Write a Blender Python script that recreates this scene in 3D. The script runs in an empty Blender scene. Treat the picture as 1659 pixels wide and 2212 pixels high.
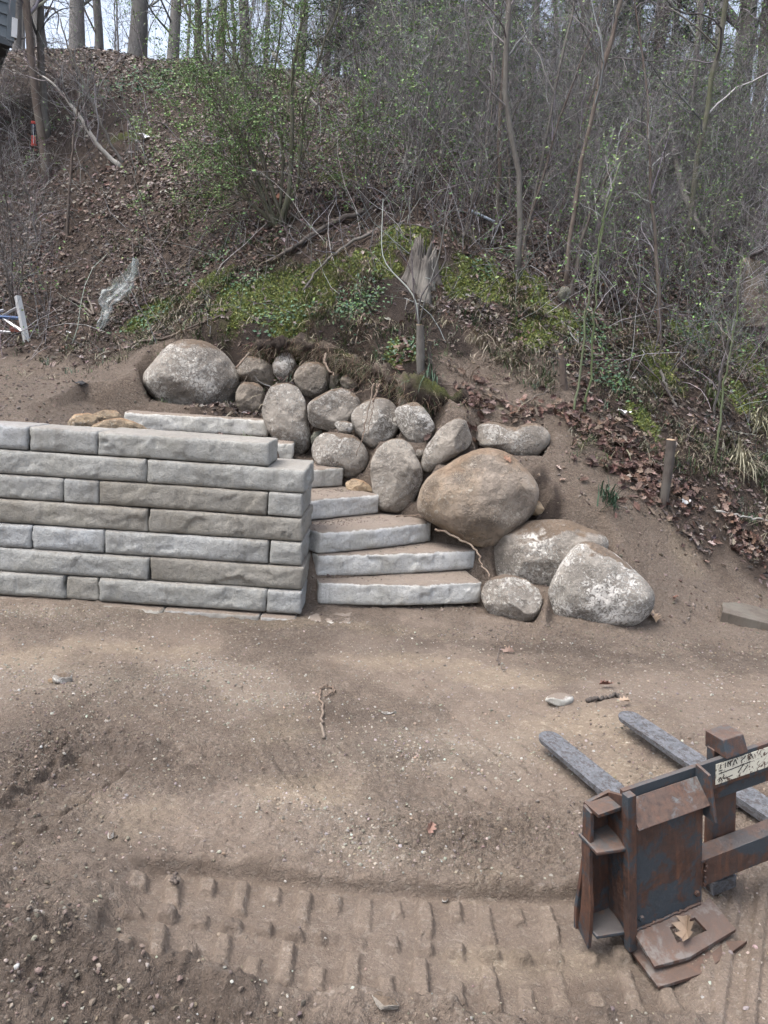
import bpy, math, random
import numpy as np
from mathutils import Matrix, Vector, Quaternion

# ------------------------------------------------------------------ camera, sky, sun, exposure
scene = bpy.context.scene
PITCH, ROLL, EYE, FPX = math.radians(-10.1), math.radians(3.75), 1.65, 1660.0
_fw = np.array([0, math.cos(PITCH), math.sin(PITCH)])
_rt = np.array([1.0, 0, 0])
_up = np.cross(_rt, _fw)
_rt2 = math.cos(ROLL)*_rt + math.sin(ROLL)*_up
_up2 = math.cos(ROLL)*_up - math.sin(ROLL)*_rt
camd = bpy.data.cameras.new('camera')
cam = bpy.data.objects.new('camera', camd)
scene.collection.objects.link(cam)
m = Matrix.Identity(4)
for i in range(3):
    m[i][0], m[i][1], m[i][2] = _rt2[i], _up2[i], -_fw[i]
m[2][3] = EYE
cam.matrix_world = m
camd.sensor_fit = 'VERTICAL'
camd.sensor_height = 24.0
camd.lens = 24.0*FPX/2212.0
camd.clip_start, camd.clip_end = 0.05, 500.0
scene.camera = cam

SUN_EL, SUN_AZ = math.radians(66), math.radians(246)      # azimuth clockwise from +Y (sun behind the viewer, a little left)
world = bpy.data.worlds.new('World'); scene.world = world
world.use_nodes = True
wn, wl = world.node_tree.nodes, world.node_tree.links
wn.clear()
sky = wn.new('ShaderNodeTexSky'); sky.sky_type = 'NISHITA'; sky.sun_disc = False
sky.sun_elevation = SUN_EL; sky.sun_rotation = SUN_AZ
sky.air_density = 1.0; sky.dust_density = 5.0; sky.ozone_density = 1.0
hs = wn.new('ShaderNodeHueSaturation'); hs.inputs['Saturation'].default_value = 0.62
bg = wn.new('ShaderNodeBackground'); bg.inputs['Strength'].default_value = 0.15
wo = wn.new('ShaderNodeOutputWorld')
wl.new(sky.outputs[0], hs.inputs['Color']); wl.new(hs.outputs[0], bg.inputs['Color']); wl.new(bg.outputs[0], wo.inputs['Surface'])

sund = bpy.data.lights.new('sun', 'SUN'); sund.energy = 1.1; sund.angle = math.radians(42); sund.color = (1.0, 0.985, 0.97)
sun = bpy.data.objects.new('sun', sund); scene.collection.objects.link(sun)
_sd = Vector((math.sin(SUN_AZ)*math.cos(SUN_EL), math.cos(SUN_AZ)*math.cos(SUN_EL), math.sin(SUN_EL)))
sun.rotation_euler = _sd.to_track_quat('Z', 'Y').to_euler()
sun.location = (0, -5, 20)

vs = scene.view_settings
vs.view_transform = 'Standard'; vs.look = 'None'; vs.gamma = 1.0; vs.use_curve_mapping = False
vs.exposure = 1.38
scene.render.engine = 'CYCLES'
scene.cycles.max_bounces = 3
scene.cycles.diffuse_bounces = 2
scene.cycles.glossy_bounces = 2
scene.cycles.caustics_reflective = False
scene.cycles.caustics_refractive = False
scene.cycles.use_adaptive_sampling = True
scene.cycles.adaptive_threshold = 0.03
scene.cycles.transparent_max_bounces = 6

# ------------------------------------------------------------------ small maths helpers
COL = scene.collection
rng = np.random.default_rng(7)
random.seed(7)

def ray(x, y):
    return _fw + _rt2*(x-829.5)/FPX - _up2*(y-1106)/FPX
def atY(x, y, Y):
    d = ray(x, y); return d*(Y/d[1]) + np.array([0, 0, EYE])
def atZ(x, y, z):
    d = ray(x, y); return d*((z-EYE)/d[2]) + np.array([0, 0, EYE])
def sstep(x, a, b):
    t = np.clip((x-a)/(b-a), 0, 1); return t*t*(3-2*t)

def _hash(ix, iy, iz, seed):
    h = (ix*374761393 + iy*668265263 + iz*2147483647 + seed*1274126177) & 0xFFFFFFFF
    h = ((h ^ (h >> 13))*1274126177) & 0xFFFFFFFF
    h = h ^ (h >> 16)
    return (h & 0xFFFF).astype(np.float64)/65535.0
def vnoise(p, seed=0):
    """value noise, p (...,2 or 3), result -1..1"""
    p = np.asarray(p, dtype=np.float64)
    i = np.floor(p).astype(np.int64); f = p-i; f = f*f*f*(f*(f*6-15)+10)
    if p.shape[-1] == 2:
        x, y = i[..., 0], i[..., 1]; fx, fy = f[..., 0], f[..., 1]; z = np.zeros_like(x)
        a = _hash(x, y, z, seed); b = _hash(x+1, y, z, seed); c = _hash(x, y+1, z, seed); d = _hash(x+1, y+1, z, seed)
        return ((a*(1-fx)+b*fx)*(1-fy) + (c*(1-fx)+d*fx)*fy)*2-1
    x, y, z = i[..., 0], i[..., 1], i[..., 2]; fx, fy, fz = f[..., 0], f[..., 1], f[..., 2]
    r = 0
    for dz, wz in ((0, 1-fz), (1, fz)):
        a = _hash(x, y, z+dz, seed); b = _hash(x+1, y, z+dz, seed); c = _hash(x, y+1, z+dz, seed); d = _hash(x+1, y+1, z+dz, seed)
        r = r + wz*((a*(1-fx)+b*fx)*(1-fy) + (c*(1-fx)+d*fx)*fy)
    return r*2-1
def fbm(p, octaves=4, seed=0, gain=0.5):
    p = np.asarray(p, dtype=np.float64); a, s, t = 1.0, 0, 0
    for o in range(octaves):
        s = s + a*vnoise(p*(2.0**o)+o*17.3, seed+o); t += a; a *= gain
    return s/t
def n2(x, y, sc, octaves=4, seed=0, gain=0.5):
    return fbm(np.stack([x*sc, y*sc], -1), octaves, seed, gain)

# ------------------------------------------------------------------ mesh helpers
def mesh_np(name, V, F, mat=None, smooth=True, cols=None):
    """mesh from numpy: V (n,3); F (m,k) or list of such arrays; cols = {attr: (n,3|4)} point colours"""
    if not isinstance(F, (list, tuple)): F = [F]
    F = [f for f in F if len(f)]
    me = bpy.data.meshes.new(name)
    V = np.asarray(V, dtype=np.float32)
    me.vertices.add(len(V)); me.vertices.foreach_set('co', V.ravel())
    nl = sum(f.size for f in F); npoly = sum(len(f) for f in F)
    me.loops.add(nl); me.polygons.add(npoly)
    me.loops.foreach_set('vertex_index', np.concatenate([f.ravel() for f in F]).astype(np.int32))
    tot = np.concatenate([np.full(len(f), f.shape[1], dtype=np.int32) for f in F])
    start = np.concatenate([[0], np.cumsum(tot)[:-1]]).astype(np.int32)
    me.polygons.foreach_set('loop_start', start); me.polygons.foreach_set('loop_total', tot)
    me.polygons.foreach_set('use_smooth', np.full(npoly, smooth, dtype=bool))
    me.update(calc_edges=True); me.validate()
    if cols:
        for k, c in cols.items():
            c = np.asarray(c, dtype=np.float32)
            if c.ndim == 1: c = np.stack([c, c, c], -1)
            if c.shape[1] == 3: c = np.concatenate([c, np.ones((len(c), 1), np.float32)], 1)
            at = me.attributes.new(k, 'FLOAT_COLOR', 'POINT'); at.data.foreach_set('color', c.ravel())
    if mat is not None: me.materials.append(mat)
    return me

def obj(name, me, parent=None, loc=None, rot=None, scale=None):
    o = bpy.data.objects.new(name, me); COL.objects.link(o)
    if parent is not None: o.parent = parent
    if parent is not None and name in ('branches', 'leaves', 'twigs', 'crown', 'shoots'): o['kind'] = 'stuff'
    if loc is not None: o.location = [float(v) for v in loc]
    if rot is not None: o.rotation_euler = rot
    if scale is not None: o.scale = scale if hasattr(scale, '__len__') else (scale,)*3
    return o
def empty(name, loc=(0, 0, 0), rot=None):
    o = obj(name, None, None, loc, rot); o.empty_display_size = 0.1; return o
def tag(o, label, cat, group=None, kind=None):
    o['label'] = label; o['category'] = cat
    if group: o['group'] = group
    if kind: o['kind'] = kind
    return o

def tube_batch(P, R, sides=4, cap=False):
    """P (M,N,3), R (M,N) -> V, F quads"""
    P = np.asarray(P, float); R = np.asarray(R, float)
    M, N, _ = P.shape
    T = np.gradient(P, axis=1); T /= np.linalg.norm(T, axis=2, keepdims=True)+1e-9
    mean = P[:, -1]-P[:, 0]
    ref = np.where((np.abs(mean[:, 2]) > 0.75*np.linalg.norm(mean, axis=1))[:, None], np.array([1.0, 0.13, 0.05]), np.array([0.07, 0.11, 1.0]))
    A = np.cross(T, ref[:, None, :]); A /= np.linalg.norm(A, axis=2, keepdims=True)+1e-9
    B = np.cross(T, A)
    th = np.arange(sides)*2*np.pi/sides
    V = P[:, :, None, :] + R[:, :, None, None]*(A[:, :, None, :]*np.cos(th)[None, None, :, None] + B[:, :, None, :]*np.sin(th)[None, None, :, None])
    idx = np.arange(M*N*sides).reshape(M, N, sides)
    a = idx[:, :-1]; b = idx[:, 1:]
    F = np.stack([a, np.roll(a, -1, 2), np.roll(b, -1, 2), b], -1).reshape(-1, 4)
    F = [F]
    if cap and sides >= 4:
        for e, fl in ((0, False), (N-1, True)):
            c = idx[:, e]
            if not fl: c = c[:, ::-1]
            F.append(c.reshape(-1, sides))
    return V.reshape(-1, 3), F

class Geo:
    def __init__(self): self.V = []; self.F = []; self.n = 0; self.C = []
    def add(self, V, F, c=None):
        V = np.asarray(V, float).reshape(-1, 3)
        for f in (F if isinstance(F, (list, tuple)) else [F]):
            if len(f): self.F.append(np.asarray(f)+self.n)
        self.V.append(V); self.n += len(V)
        if c is not None:
            c = np.asarray(c, float)
            self.C.append(np.broadcast_to(c, (len(V), 3)) if c.ndim == 1 else c)
        return self
    def mesh(self, name, mat, smooth=True):
        cols = {'tone': np.concatenate(self.C)} if self.C else None
        return mesh_np(name, np.concatenate(self.V), self.F, mat, smooth, cols)

def resample(pts, n):
    pts = np.asarray(pts, float); s = np.concatenate([[0], np.cumsum(np.linalg.norm(np.diff(pts, axis=0), axis=1))])
    t = np.linspace(0, s[-1], n)
    # smooth (Catmull-like) by interpolating then averaging
    out = np.stack([np.interp(t, s, pts[:, k]) for k in range(3)], -1)
    for _ in range(2):
        out[1:-1] = (out[:-2]+2*out[1:-1]+out[2:])/4
    return out

# ------------------------------------------------------------------ materials
def new_mat(name):
    mt = bpy.data.materials.new(name); mt.use_nodes = True
    nt = mt.node_tree; nt.nodes.clear()
    out = nt.nodes.new('ShaderNodeOutputMaterial'); b = nt.nodes.new('ShaderNodeBsdfPrincipled')
    nt.links.new(b.outputs[0], out.inputs[0])
    return mt, nt, b
class NT:
    def __init__(self, nt): self.nt = nt; self.l = nt.links
    def node(self, t, **kw):
        n = self.nt.nodes.new(t)
        for k, v in kw.items(): setattr(n, k, v)
        return n
    def put(self, sock, v):
        if isinstance(v, bpy.types.NodeSocket): self.l.new(v, sock)
        elif isinstance(v, (tuple, list)): sock.default_value = (*v, 1.0) if len(v) == 3 and sock.type == 'RGBA' else v
        else: sock.default_value = v
    def noise(self, vec, scale, detail=6, rough=0.6, dist=0.0):
        n = self.node('ShaderNodeTexNoise'); self.put(n.inputs['Vector'], vec); n.inputs['Scale'].default_value = scale
        n.inputs['Detail'].default_value = detail; n.inputs['Roughness'].default_value = rough; n.inputs['Distortion'].default_value = dist
        return n.outputs['Fac']
    def voro(self, vec, scale, feature='F1', rand=1.0):
        n = self.node('ShaderNodeTexVoronoi', feature=feature); self.put(n.inputs['Vector'], vec); n.inputs['Scale'].default_value = scale
        n.inputs['Randomness'].default_value = rand
        return n.outputs['Distance']
    def ramp(self, fac, a, b, ca=(0, 0, 0), cb=(1, 1, 1)):
        n = self.node('ShaderNodeValToRGB'); self.put(n.inputs[0], fac)
        e = n.color_ramp.elements; e[0].position = a; e[0].color = (*ca, 1); e[1].position = b; e[1].color = (*cb, 1)
        return n.outputs[0]
    def mix(self, f, a, b, mode='MIX'):
        n = self.node('ShaderNodeMix', data_type='RGBA', blend_type=mode)
        self.put(n.inputs[0], f); self.put(n.inputs[6], a); self.put(n.inputs[7], b)
        return n.outputs[2]
    def math(self, op, a, b=0.0, clamp=False):
        n = self.node('ShaderNodeMath', operation=op, use_clamp=clamp); self.put(n.inputs[0], a); self.put(n.inputs[1], b); return n.outputs[0]
    def coord(self, kind='Object', rnd=True):
        c = self.node('ShaderNodeTexCoord').outputs[kind]
        if not rnd: return c
        r = self.node('ShaderNodeObjectInfo').outputs['Random']
        s = self.node('ShaderNodeVectorMath', operation='SCALE'); s.inputs[0].default_value = (37.0, 61.0, 89.0); self.put(s.inputs['Scale'], r)
        a = self.node('ShaderNodeVectorMath', operation='ADD'); self.put(a.inputs[0], c); self.put(a.inputs[1], s.outputs[0])
        return a.outputs[0]
    def rand(self): return self.node('ShaderNodeObjectInfo').outputs['Random']
    def attr(self, name):
        return self.node('ShaderNodeAttribute', attribute_name=name).outputs['Color']
    def sep(self, c):
        n = self.node('ShaderNodeSeparateColor'); self.put(n.inputs[0], c); return n.outputs
    def normz(self):
        g = self.node('ShaderNodeNewGeometry'); s = self.node('ShaderNodeSeparateXYZ'); self.put(s.inputs[0], g.outputs['Normal']); return s.outputs[2]
    def posz(self):
        g = self.node('ShaderNodeNewGeometry'); s = self.node('ShaderNodeSeparateXYZ'); self.put(s.inputs[0], g.outputs['Position']); return s.outputs[2]
    def bump(self, h, strength, dist, prev=None):
        n = self.node('ShaderNodeBump'); self.put(n.inputs['Height'], h); n.inputs['Strength'].default_value = strength; n.inputs['Distance'].default_value = dist
        if prev is not None: self.put(n.inputs['Normal'], prev)
        return n.outputs[0]

def stone_mat(name, dark, light, speck, speck_amt=0.5, dirt=(0.14, 0.095, 0.06), dirt_amt=0.5, tint=None):
    """boulder stone: mottled body, pale mineral crust in broken flecks, brown soil smeared on the top and in patches"""
    mt, nt, b = new_mat(name); t = NT(nt); co = t.coord()
    n1 = t.noise(co, 4.0, 8, 0.65); n2_ = t.noise(co, 26, 5, 0.7)
    col = t.mix(t.ramp(n1, 0.3, 0.7), dark, light)
    if tint: col = t.mix(t.ramp(t.noise(co, 2.2, 3), 0.45, 0.7), col, tint)
    col = t.mix(t.math('MULTIPLY', t.ramp(n2_, 0.42, 0.64), 0.32), col, tuple(0.55*c for c in dark))
    crk = t.node('ShaderNodeTexVoronoi', feature='DISTANCE_TO_EDGE'); wv = t.node('ShaderNodeVectorMath', operation='ADD'); t.put(wv.inputs[0], co); nv = t.node('ShaderNodeTexNoise'); t.put(nv.inputs['Vector'], co); nv.inputs['Scale'].default_value = 7; t.put(wv.inputs[1], nv.outputs['Color']); t.put(crk.inputs['Vector'], wv.outputs[0]); crk.inputs['Scale'].default_value = 3.2
    crack = t.math('MULTIPLY', t.ramp(crk.outputs['Distance'], 0.012, 0.0), t.ramp(n1, 0.45, 0.6))
    col = t.mix(t.math('MULTIPLY', crack, 0.6), col, (0.05, 0.04, 0.032))
    fl = t.noise(co, 34, 8, 0.75, 1.2); reg = t.noise(co, 3.1, 3, 0.5)
    th = t.math('SUBTRACT', t.math('ADD', fl, t.math('MULTIPLY', reg, 0.45)), 0.30)
    fleck = t.ramp(th, 0.525-0.105*speck_amt, 0.575-0.105*speck_amt)
    dz = t.math('ADD', t.math('MULTIPLY', t.ramp(t.normz(), 0.35, 0.95), 0.75), t.math('MULTIPLY', t.noise(co, 5.5, 6, 0.65), 0.8))
    dmask = t.ramp(dz, 0.98-0.45*dirt_amt, 1.18-0.40*dirt_amt)
    col = t.mix(t.math('MULTIPLY', fleck, t.math('ADD', 0.35, t.math('MULTIPLY', t.noise(co, 9, 4, 0.6), 0.9)), True), col, speck)
    col = t.mix(t.math('MULTIPLY', dmask, 0.85), col, t.mix(n2_, tuple(0.7*c for c in dirt), tuple(1.35*c for c in dirt)))
    t.put(b.inputs['Base Color'], col); b.inputs['Roughness'].default_value = 0.88
    h = t.math('SUBTRACT', t.math('ADD', t.math('MULTIPLY', t.noise(co, 48, 8, 0.75), 1.3), t.math('MULTIPLY', fleck, 0.5)), t.math('MULTIPLY', crack, 1.5))
    t.put(b.inputs['Normal'], t.bump(h, 0.9, 0.016))
    return mt

def block_mat(name, a, c, stain, dirt_top=0.0):
    mt, nt, b = new_mat(name); t = NT(nt); co = t.coord()
    r = t.rand()
    base = t.mix(t.ramp(r, 0.15, 0.85), a, c)
    base = t.mix(t.ramp(t.noise(co, 2.2, 5, 0.55), 0.38, 0.68), base, stain)
    warm = t.mix(t.ramp(t.noise(co, 6, 4), 0.45, 0.75), (1, 1, 1), (0.96, 0.94, 0.89))
    base = t.mix(1.0, base, warm, 'MULTIPLY')
    base = t.mix(t.math('MULTIPLY', t.ramp(t.noise(co, 38, 6, 0.75), 0.52, 0.62), 0.42), base, tuple(0.5*x for x in stain))
    vor = t.node('ShaderNodeMapping'); t.put(vor.inputs[0], co); vor.inputs['Scale'].default_value = (14, 14, 1.2)
    drip = t.ramp(t.noise(vor.outputs[0], 1.0, 3, 0.5), 0.56, 0.72)
    base = t.mix(t.math('MULTIPLY', drip, 0.32), base, (0.10, 0.09, 0.075))
    if dirt_top:
        nz = t.ramp(t.math('ADD', t.normz(), t.math('MULTIPLY', t.math('SUBTRACT', t.noise(co, 16, 7, 0.75), 0.5), 1.5)), 0.55, 0.85)
        soil = t.mix(t.noise(co, 60, 5, 0.7), (0.105, 0.078, 0.060), (0.215, 0.168, 0.130))
        base = t.mix(t.math('MULTIPLY', nz, dirt_top), base, soil)
    t.put(b.inputs['Base Color'], base); b.inputs['Roughness'].default_value = 0.9
    rid = t.math('ABSOLUTE', t.math('SUBTRACT', t.noise(co, 9, 5, 0.55, 0.8), 0.5))
    h = t.math('ADD', t.math('MULTIPLY', t.noise(co, 90, 7, 0.75), 0.7), t.math('ADD', t.math('MULTIPLY', t.ramp(rid, 0.0, 0.09), 0.15), t.math('MULTIPLY', t.noise(co, 30, 5, 0.7), 1.1)))
    t.put(b.inputs['Normal'], t.bump(h, 0.9, 0.0085))
    base = t.mix(t.math('MULTIPLY', t.ramp(rid, 0.02, 0.0), 0.08), base, (0.09, 0.085, 0.075)); t.put(b.inputs['Base Color'], base)
    return mt

def tone_mat(name, rough=0.8, trans=0.0, bump=0.0, detail=None):
    """colour from the piece's own tone attribute with a little fine mottling"""
    mt, nt, b = new_mat(name); t = NT(nt)
    col = t.attr('tone'); co = t.coord('Object', False)
    if detail != 0: col = t.mix(t.math('MULTIPLY', t.noise(co, detail or 90, 2), 0.5), col, t.mix(1.0, col, (0.35, 0.33, 0.30), 'MULTIPLY'))
    t.put(b.inputs['Base Color'], col); b.inputs['Roughness'].default_value = rough
    if trans:
        b.inputs['Subsurface Weight'].default_value = 0.0
    if bump: t.put(b.inputs['Normal'], t.bump(t.noise(co, 120, 4), bump, 0.004))
    return mt

def bark_mat(name, a, c, green=0.0, scale=9):
    mt, nt, b = new_mat(name); t = NT(nt); co = t.coord()
    mp = t.node('ShaderNodeMapping'); t.put(mp.inputs[0], co); mp.inputs['Scale'].default_value = (1, 1, 0.18)
    n = t.noise(mp.outputs[0], scale*6, 6, 0.7)
    col = t.mix(t.ramp(n, 0.3, 0.7), a, c)
    col = t.mix(t.math('MULTIPLY', t.ramp(t.noise(co, 3, 3), 0.45, 0.65), 0.6), col, tuple(0.5*(x+y) for x, y in zip(c, (0.16, 0.16, 0.14))))
    if green: col = t.mix(t.math('MULTIPLY', t.ramp(t.noise(co, 5, 4), 0.45, 0.6), green), col, (0.07, 0.085, 0.035))
    t.put(b.inputs['Base Color'], col); b.inputs['Roughness'].default_value = 0.9
    t.put(b.inputs['Normal'], t.bump(n, 0.7, 0.01))
    return mt

def plain_mat(name, col, rough=0.6, metal=0.0, var=0.25, scale=20, bump=0.2):
    mt, nt, b = new_mat(name); t = NT(nt); co = t.coord()
    c = t.mix(t.math('MULTIPLY', t.ramp(t.noise(co, scale, 5, 0.65), 0.35, 0.7), var*2), col, tuple(0.45*x for x in col))
    t.put(b.inputs['Base Color'], c); b.inputs['Roughness'].default_value = rough; b.inputs['Metallic'].default_value = metal
    if bump: t.put(b.inputs['Normal'], t.bump(t.noise(co, scale*4, 4), bump, 0.004))
    return mt
# ------------------------------------------------------------------ stones: outline seen from the yard, distance back, kind, words
def cA(L): return [(288+.27773*x, 714.2+.27773*y) for x, y in L]
def cB(L): return [(748.8+.27773*x, 829.4+.27773*y) for x, y in L]
def cC(L): return [(979.2+.27773*x, 1036.8+.27773*y) for x, y in L]
def c8(L): return [(662.4+.2604*x, 864+.2604*y) for x, y in L]
def c3(L): return [(.4514*x, 691+.4514*y) for x, y in L]
G = 'boulders stacked beside the steps'
BO = [
 (cA([(85,370),(130,300),(190,235),(250,160),(320,100),(400,78),(480,75),(570,90),(650,135),(720,190),(765,260),(800,320),(828,385),(815,450),(790,530),(760,590),(735,635),(640,640),(500,640),(400,630),(300,600),(210,560),(150,510),(105,440)]), 7.75, 'crust', 'large rounded boulder with white crust behind the top step', .85, .85),
 (cA([(805,300),(830,250),(870,210),(930,205),(1010,225),(1070,265),(1100,310),(1115,370),(1110,420),(1080,438),(1020,430),(930,405),(850,370),(815,345)]), 7.72, 'brown', 'smooth brown oblong stone touching the largest rear boulder at its upper right', .8, .9),
 (cA([(1083,270),(1110,220),(1150,178),(1190,167),(1225,180),(1255,220),(1270,265),(1255,310),(1225,360),(1185,408),(1150,410),(1120,370),(1090,330)]), 7.70, 'white', 'small upright egg shaped grey stone, highest of the stacked stones', .8, .9),
 (cA([(1247,370),(1270,310),(1310,270),(1370,248),(1440,248),(1495,275),(1522,330),(1525,400),(1505,460),(1470,505),(1410,528),(1350,515),(1300,470),(1265,420)]), 7.45, 'brown', 'round brown stone below the crumbling orange soil of the bank', .8, .9),
 (cA([(800,540),(805,480),(830,430),(870,405),(930,405),(980,420),(1015,455),(1020,510),(1010,570),(1000,630),(980,675),(900,680),(840,665),(815,600)]), 7.58, 'brown', 'dark smooth round stone wedged behind the right end of the top step', .85, .9),
 (cA([(1002,640),(1020,560),(1045,490),(1080,430),(1150,415),(1220,415),(1290,460),(1330,530),(1345,620),(1355,720),(1375,800),(1378,870),(1350,940),(1290,975),(1200,960),(1120,880),(1050,780),(1020,710)]), 7.12, 'grey', 'tall upright grey brown boulder at the right ends of the upper steps', .75, .8),
 (cA([(1525,400),(1535,350),(1570,328),(1600,335),(1608,370),(1590,420),(1570,455),(1540,465),(1525,440)]), 7.42, 'brown', 'small upright pebble like stone right of the round brown stone', .9, .95),
 (cA([(1607,400),(1620,360),(1659,345),(1710,375),(1760,430),(1750,480),(1690,465),(1650,455),(1620,430)]), 7.32, 'brown', 'small brown stone half under the hanging turf and roots', .9, .95),
 ([(664,880),(669,869),(690,857),(712,845),(735,838),(752,843),(775,860),(780,880),(764,895),(758,908),(740,925),(715,930),(680,922),(667,910)], 7.0, 'grey', 'wedge shaped boulder with pale streaks, right of the tall upright boulder', .8, .8),
 ([(722,917),(728,910),(745,909),(760,913),(765,925),(758,935),(745,938),(732,932)], 6.80, 'white', 'small pale oval stone chocked under the streaked wedge boulder', .9, .95),
 ([(671,945),(680,932),(696,929),(694,940),(685,955),(673,962)], 7.02, 'green', 'small greenish stone in the gap right of the tall boulder', .9, .95),
 (c8([(40,400),(80,310),(150,270),(250,275),(380,290),(440,330),(500,420),(515,480),(500,560),(440,630),(380,650),(310,640),(240,600),(120,560),(50,480)]), 6.72, 'grey', 'rounded boulder with orange soil on top, behind the short fifth step', .75, .85),
 (cB([(35,240),(70,190),(140,140),(230,110),(320,120),(380,170),(400,240),(410,320),(380,400),(300,460),(230,505),(190,500),(130,450),(70,370),(40,300)]), 6.85, 'crust', 'blocky dark boulder with bare roots hanging down over it', .8, .8),
 (cB([(375,220),(400,180),(470,155),(540,145),(590,180),(640,240),(680,320),(680,380),(650,440),(610,490),(560,505),(520,490),(450,410),(400,330)]), 6.68, 'white', 'pale crusted oval boulder with a brown smear, under the leafy turf edge', .8, .85),
 (cB([(397,160),(415,105),(450,83),(500,90),(522,110),(500,150),(430,190),(400,185)]), 6.95, 'flat', 'small plain stone tucked under the turf above the pale oval boulder', .9, .95),
 (cB([(185,640),(200,580),(240,510),(300,460),(370,430),(450,435),(500,480),(550,580),(580,660),(585,740),(560,830),(520,910),(450,970),(400,1000),(330,1000),(260,980),(225,900),(200,820),(190,720)]), 6.35, 'flat', 'tall flat faced grey boulder standing at the end of the fourth step', .6, .62),
 (cB([(585,640),(590,560),(620,490),(670,420),(730,350),(800,290),(860,270),(920,285),(945,350),(970,420),(960,470),(900,520),(800,590),(700,660),(640,690),(600,675)]), 6.42, 'flat', 'tilted flat faced grey boulder resting on the largest tan boulder', .65, .62),
 (cB([(537,530),(550,507),(590,505),(603,530),(590,575),(560,580),(540,555)]), 6.48, 'flat', 'tiny round stone plugging the gap between two flat faced boulders', .9, .95),
 (cB([(980,440),(990,370),(1040,320),(1100,300),(1170,305),(1250,335),(1330,335),(1400,305),(1470,310),(1540,350),(1575,410),(1560,480),(1500,545),(1400,590),(1330,580),(1250,540),(1150,495),(1050,490)]), 6.55, 'grey', 'long low grey boulder lying on the dirt bank with leaves along its top', .8, .85),
 (cB([(550,980),(555,900),(600,780),(680,700),(780,640),(880,570),(980,520),(1080,500),(1170,510),(1275,555),(1365,640),(1440,735),(1490,850),(1470,955),(1400,1055),(1300,1130),(1240,1190),(1180,1240),(1120,1270),(1050,1265),(960,1235),(880,1195),(780,1135),(680,1085),(590,1035)]), 6.02, 'tan', 'biggest tan boulder with pale scratch marks beside the lower steps', .8, .8),
 (cC([(275,640),(290,560),(330,480),(390,400),(480,350),(600,325),(750,310),(880,315),(980,360),(1060,400),(1140,420),(1185,470),(1190,530),(1130,620),(1040,720),(900,820),(740,850),(640,830),(520,800),(400,790),(310,740)]), 5.78, 'crust', 'broad dark boulder with white crust behind the pale triangular boulder', .8, .8),
 (cC([(222,870),(250,810),(310,760),(390,735),(480,745),(580,780),(650,850),(680,930),(660,1040),(600,1100),(500,1110),(400,1095),(320,1060),(260,1010),(230,940)]), 5.38, 'crust', 'small rounded crusted boulder at the right end of the bottom step', .85, .85),
 (cC([(738,950),(750,860),(800,750),(870,640),(940,540),(1000,490),(1060,482),(1140,510),(1240,570),(1330,640),(1420,730),(1500,820),(1545,910),(1530,990),(1480,1060),(1400,1110),(1200,1130),(1000,1130),(870,1100),(780,1045)]), 5.40, 'white', 'pale triangular boulder flecked white, nearest and rightmost at the bank foot', .75, .8),
 ([(746,1042),(765,1034),(785,1038),(800,1050),(807,1064),(795,1072),(770,1070),(750,1058)], 6.45, 'sand', 'small pinkish stone half buried on the tread beside the flat faced boulder', .9, .9),
 ([(1130,1085),(1148,1072),(1166,1084),(1176,1100),(1166,1114),(1140,1112)], 6.02, 'sand', 'small orange stone in the dirt right of the biggest tan boulder', .9, .9),
]
TANS = [
 (c3([(325,490),(360,455),(420,443),(470,460),(455,510),(380,530),(335,520)]), 5.62, 'sand', 'tan stone on the soil behind the wall top, leftmost of the three'),
 (c3([(440,455),(500,430),(555,433),(585,465),(560,490),(480,490)]), 5.85, 'sand', 'reddish tan stone behind the wall, rearmost of the three'),
 (c3([(430,515),(500,480),(580,468),(660,495),(710,525),(690,550),(560,555),(450,545)]), 5.52, 'sand', 'flat sandy stone sunk behind the wall edge, nearest of the three'),
 (c3([(690,530),(720,516),(752,530),(740,545),(700,545)]), 5.50, 'white', 'little white stone at the foot of the top step behind the wall'),
]
# ------------------------------------------------------------------ terrain height
RISE = 0.1625
def tps_fit(P, z, lam=1e-3):
    n = len(P); d = np.linalg.norm(P[:, None]-P[None], axis=2)
    K = np.where(d > 0, d*d*np.log(d+1e-12), 0)+lam*np.eye(n)
    A = np.zeros((n+3, n+3)); A[:n, :n] = K; A[:n, n] = 1; A[:n, n+1:] = P; A[n, :n] = 1; A[n+1:, :n] = P.T
    return np.linalg.solve(A, np.concatenate([z, np.zeros(3)]))
def tps_eval(P, w, x, y):
    n = len(P); r = w[n]+w[n+1]*x+w[n+2]*y
    for i in range(n):
        d2 = (x-P[i, 0])**2+(y-P[i, 1])**2
        r = r+w[i]*0.5*d2*np.log(d2+1e-12)
    return r

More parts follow.
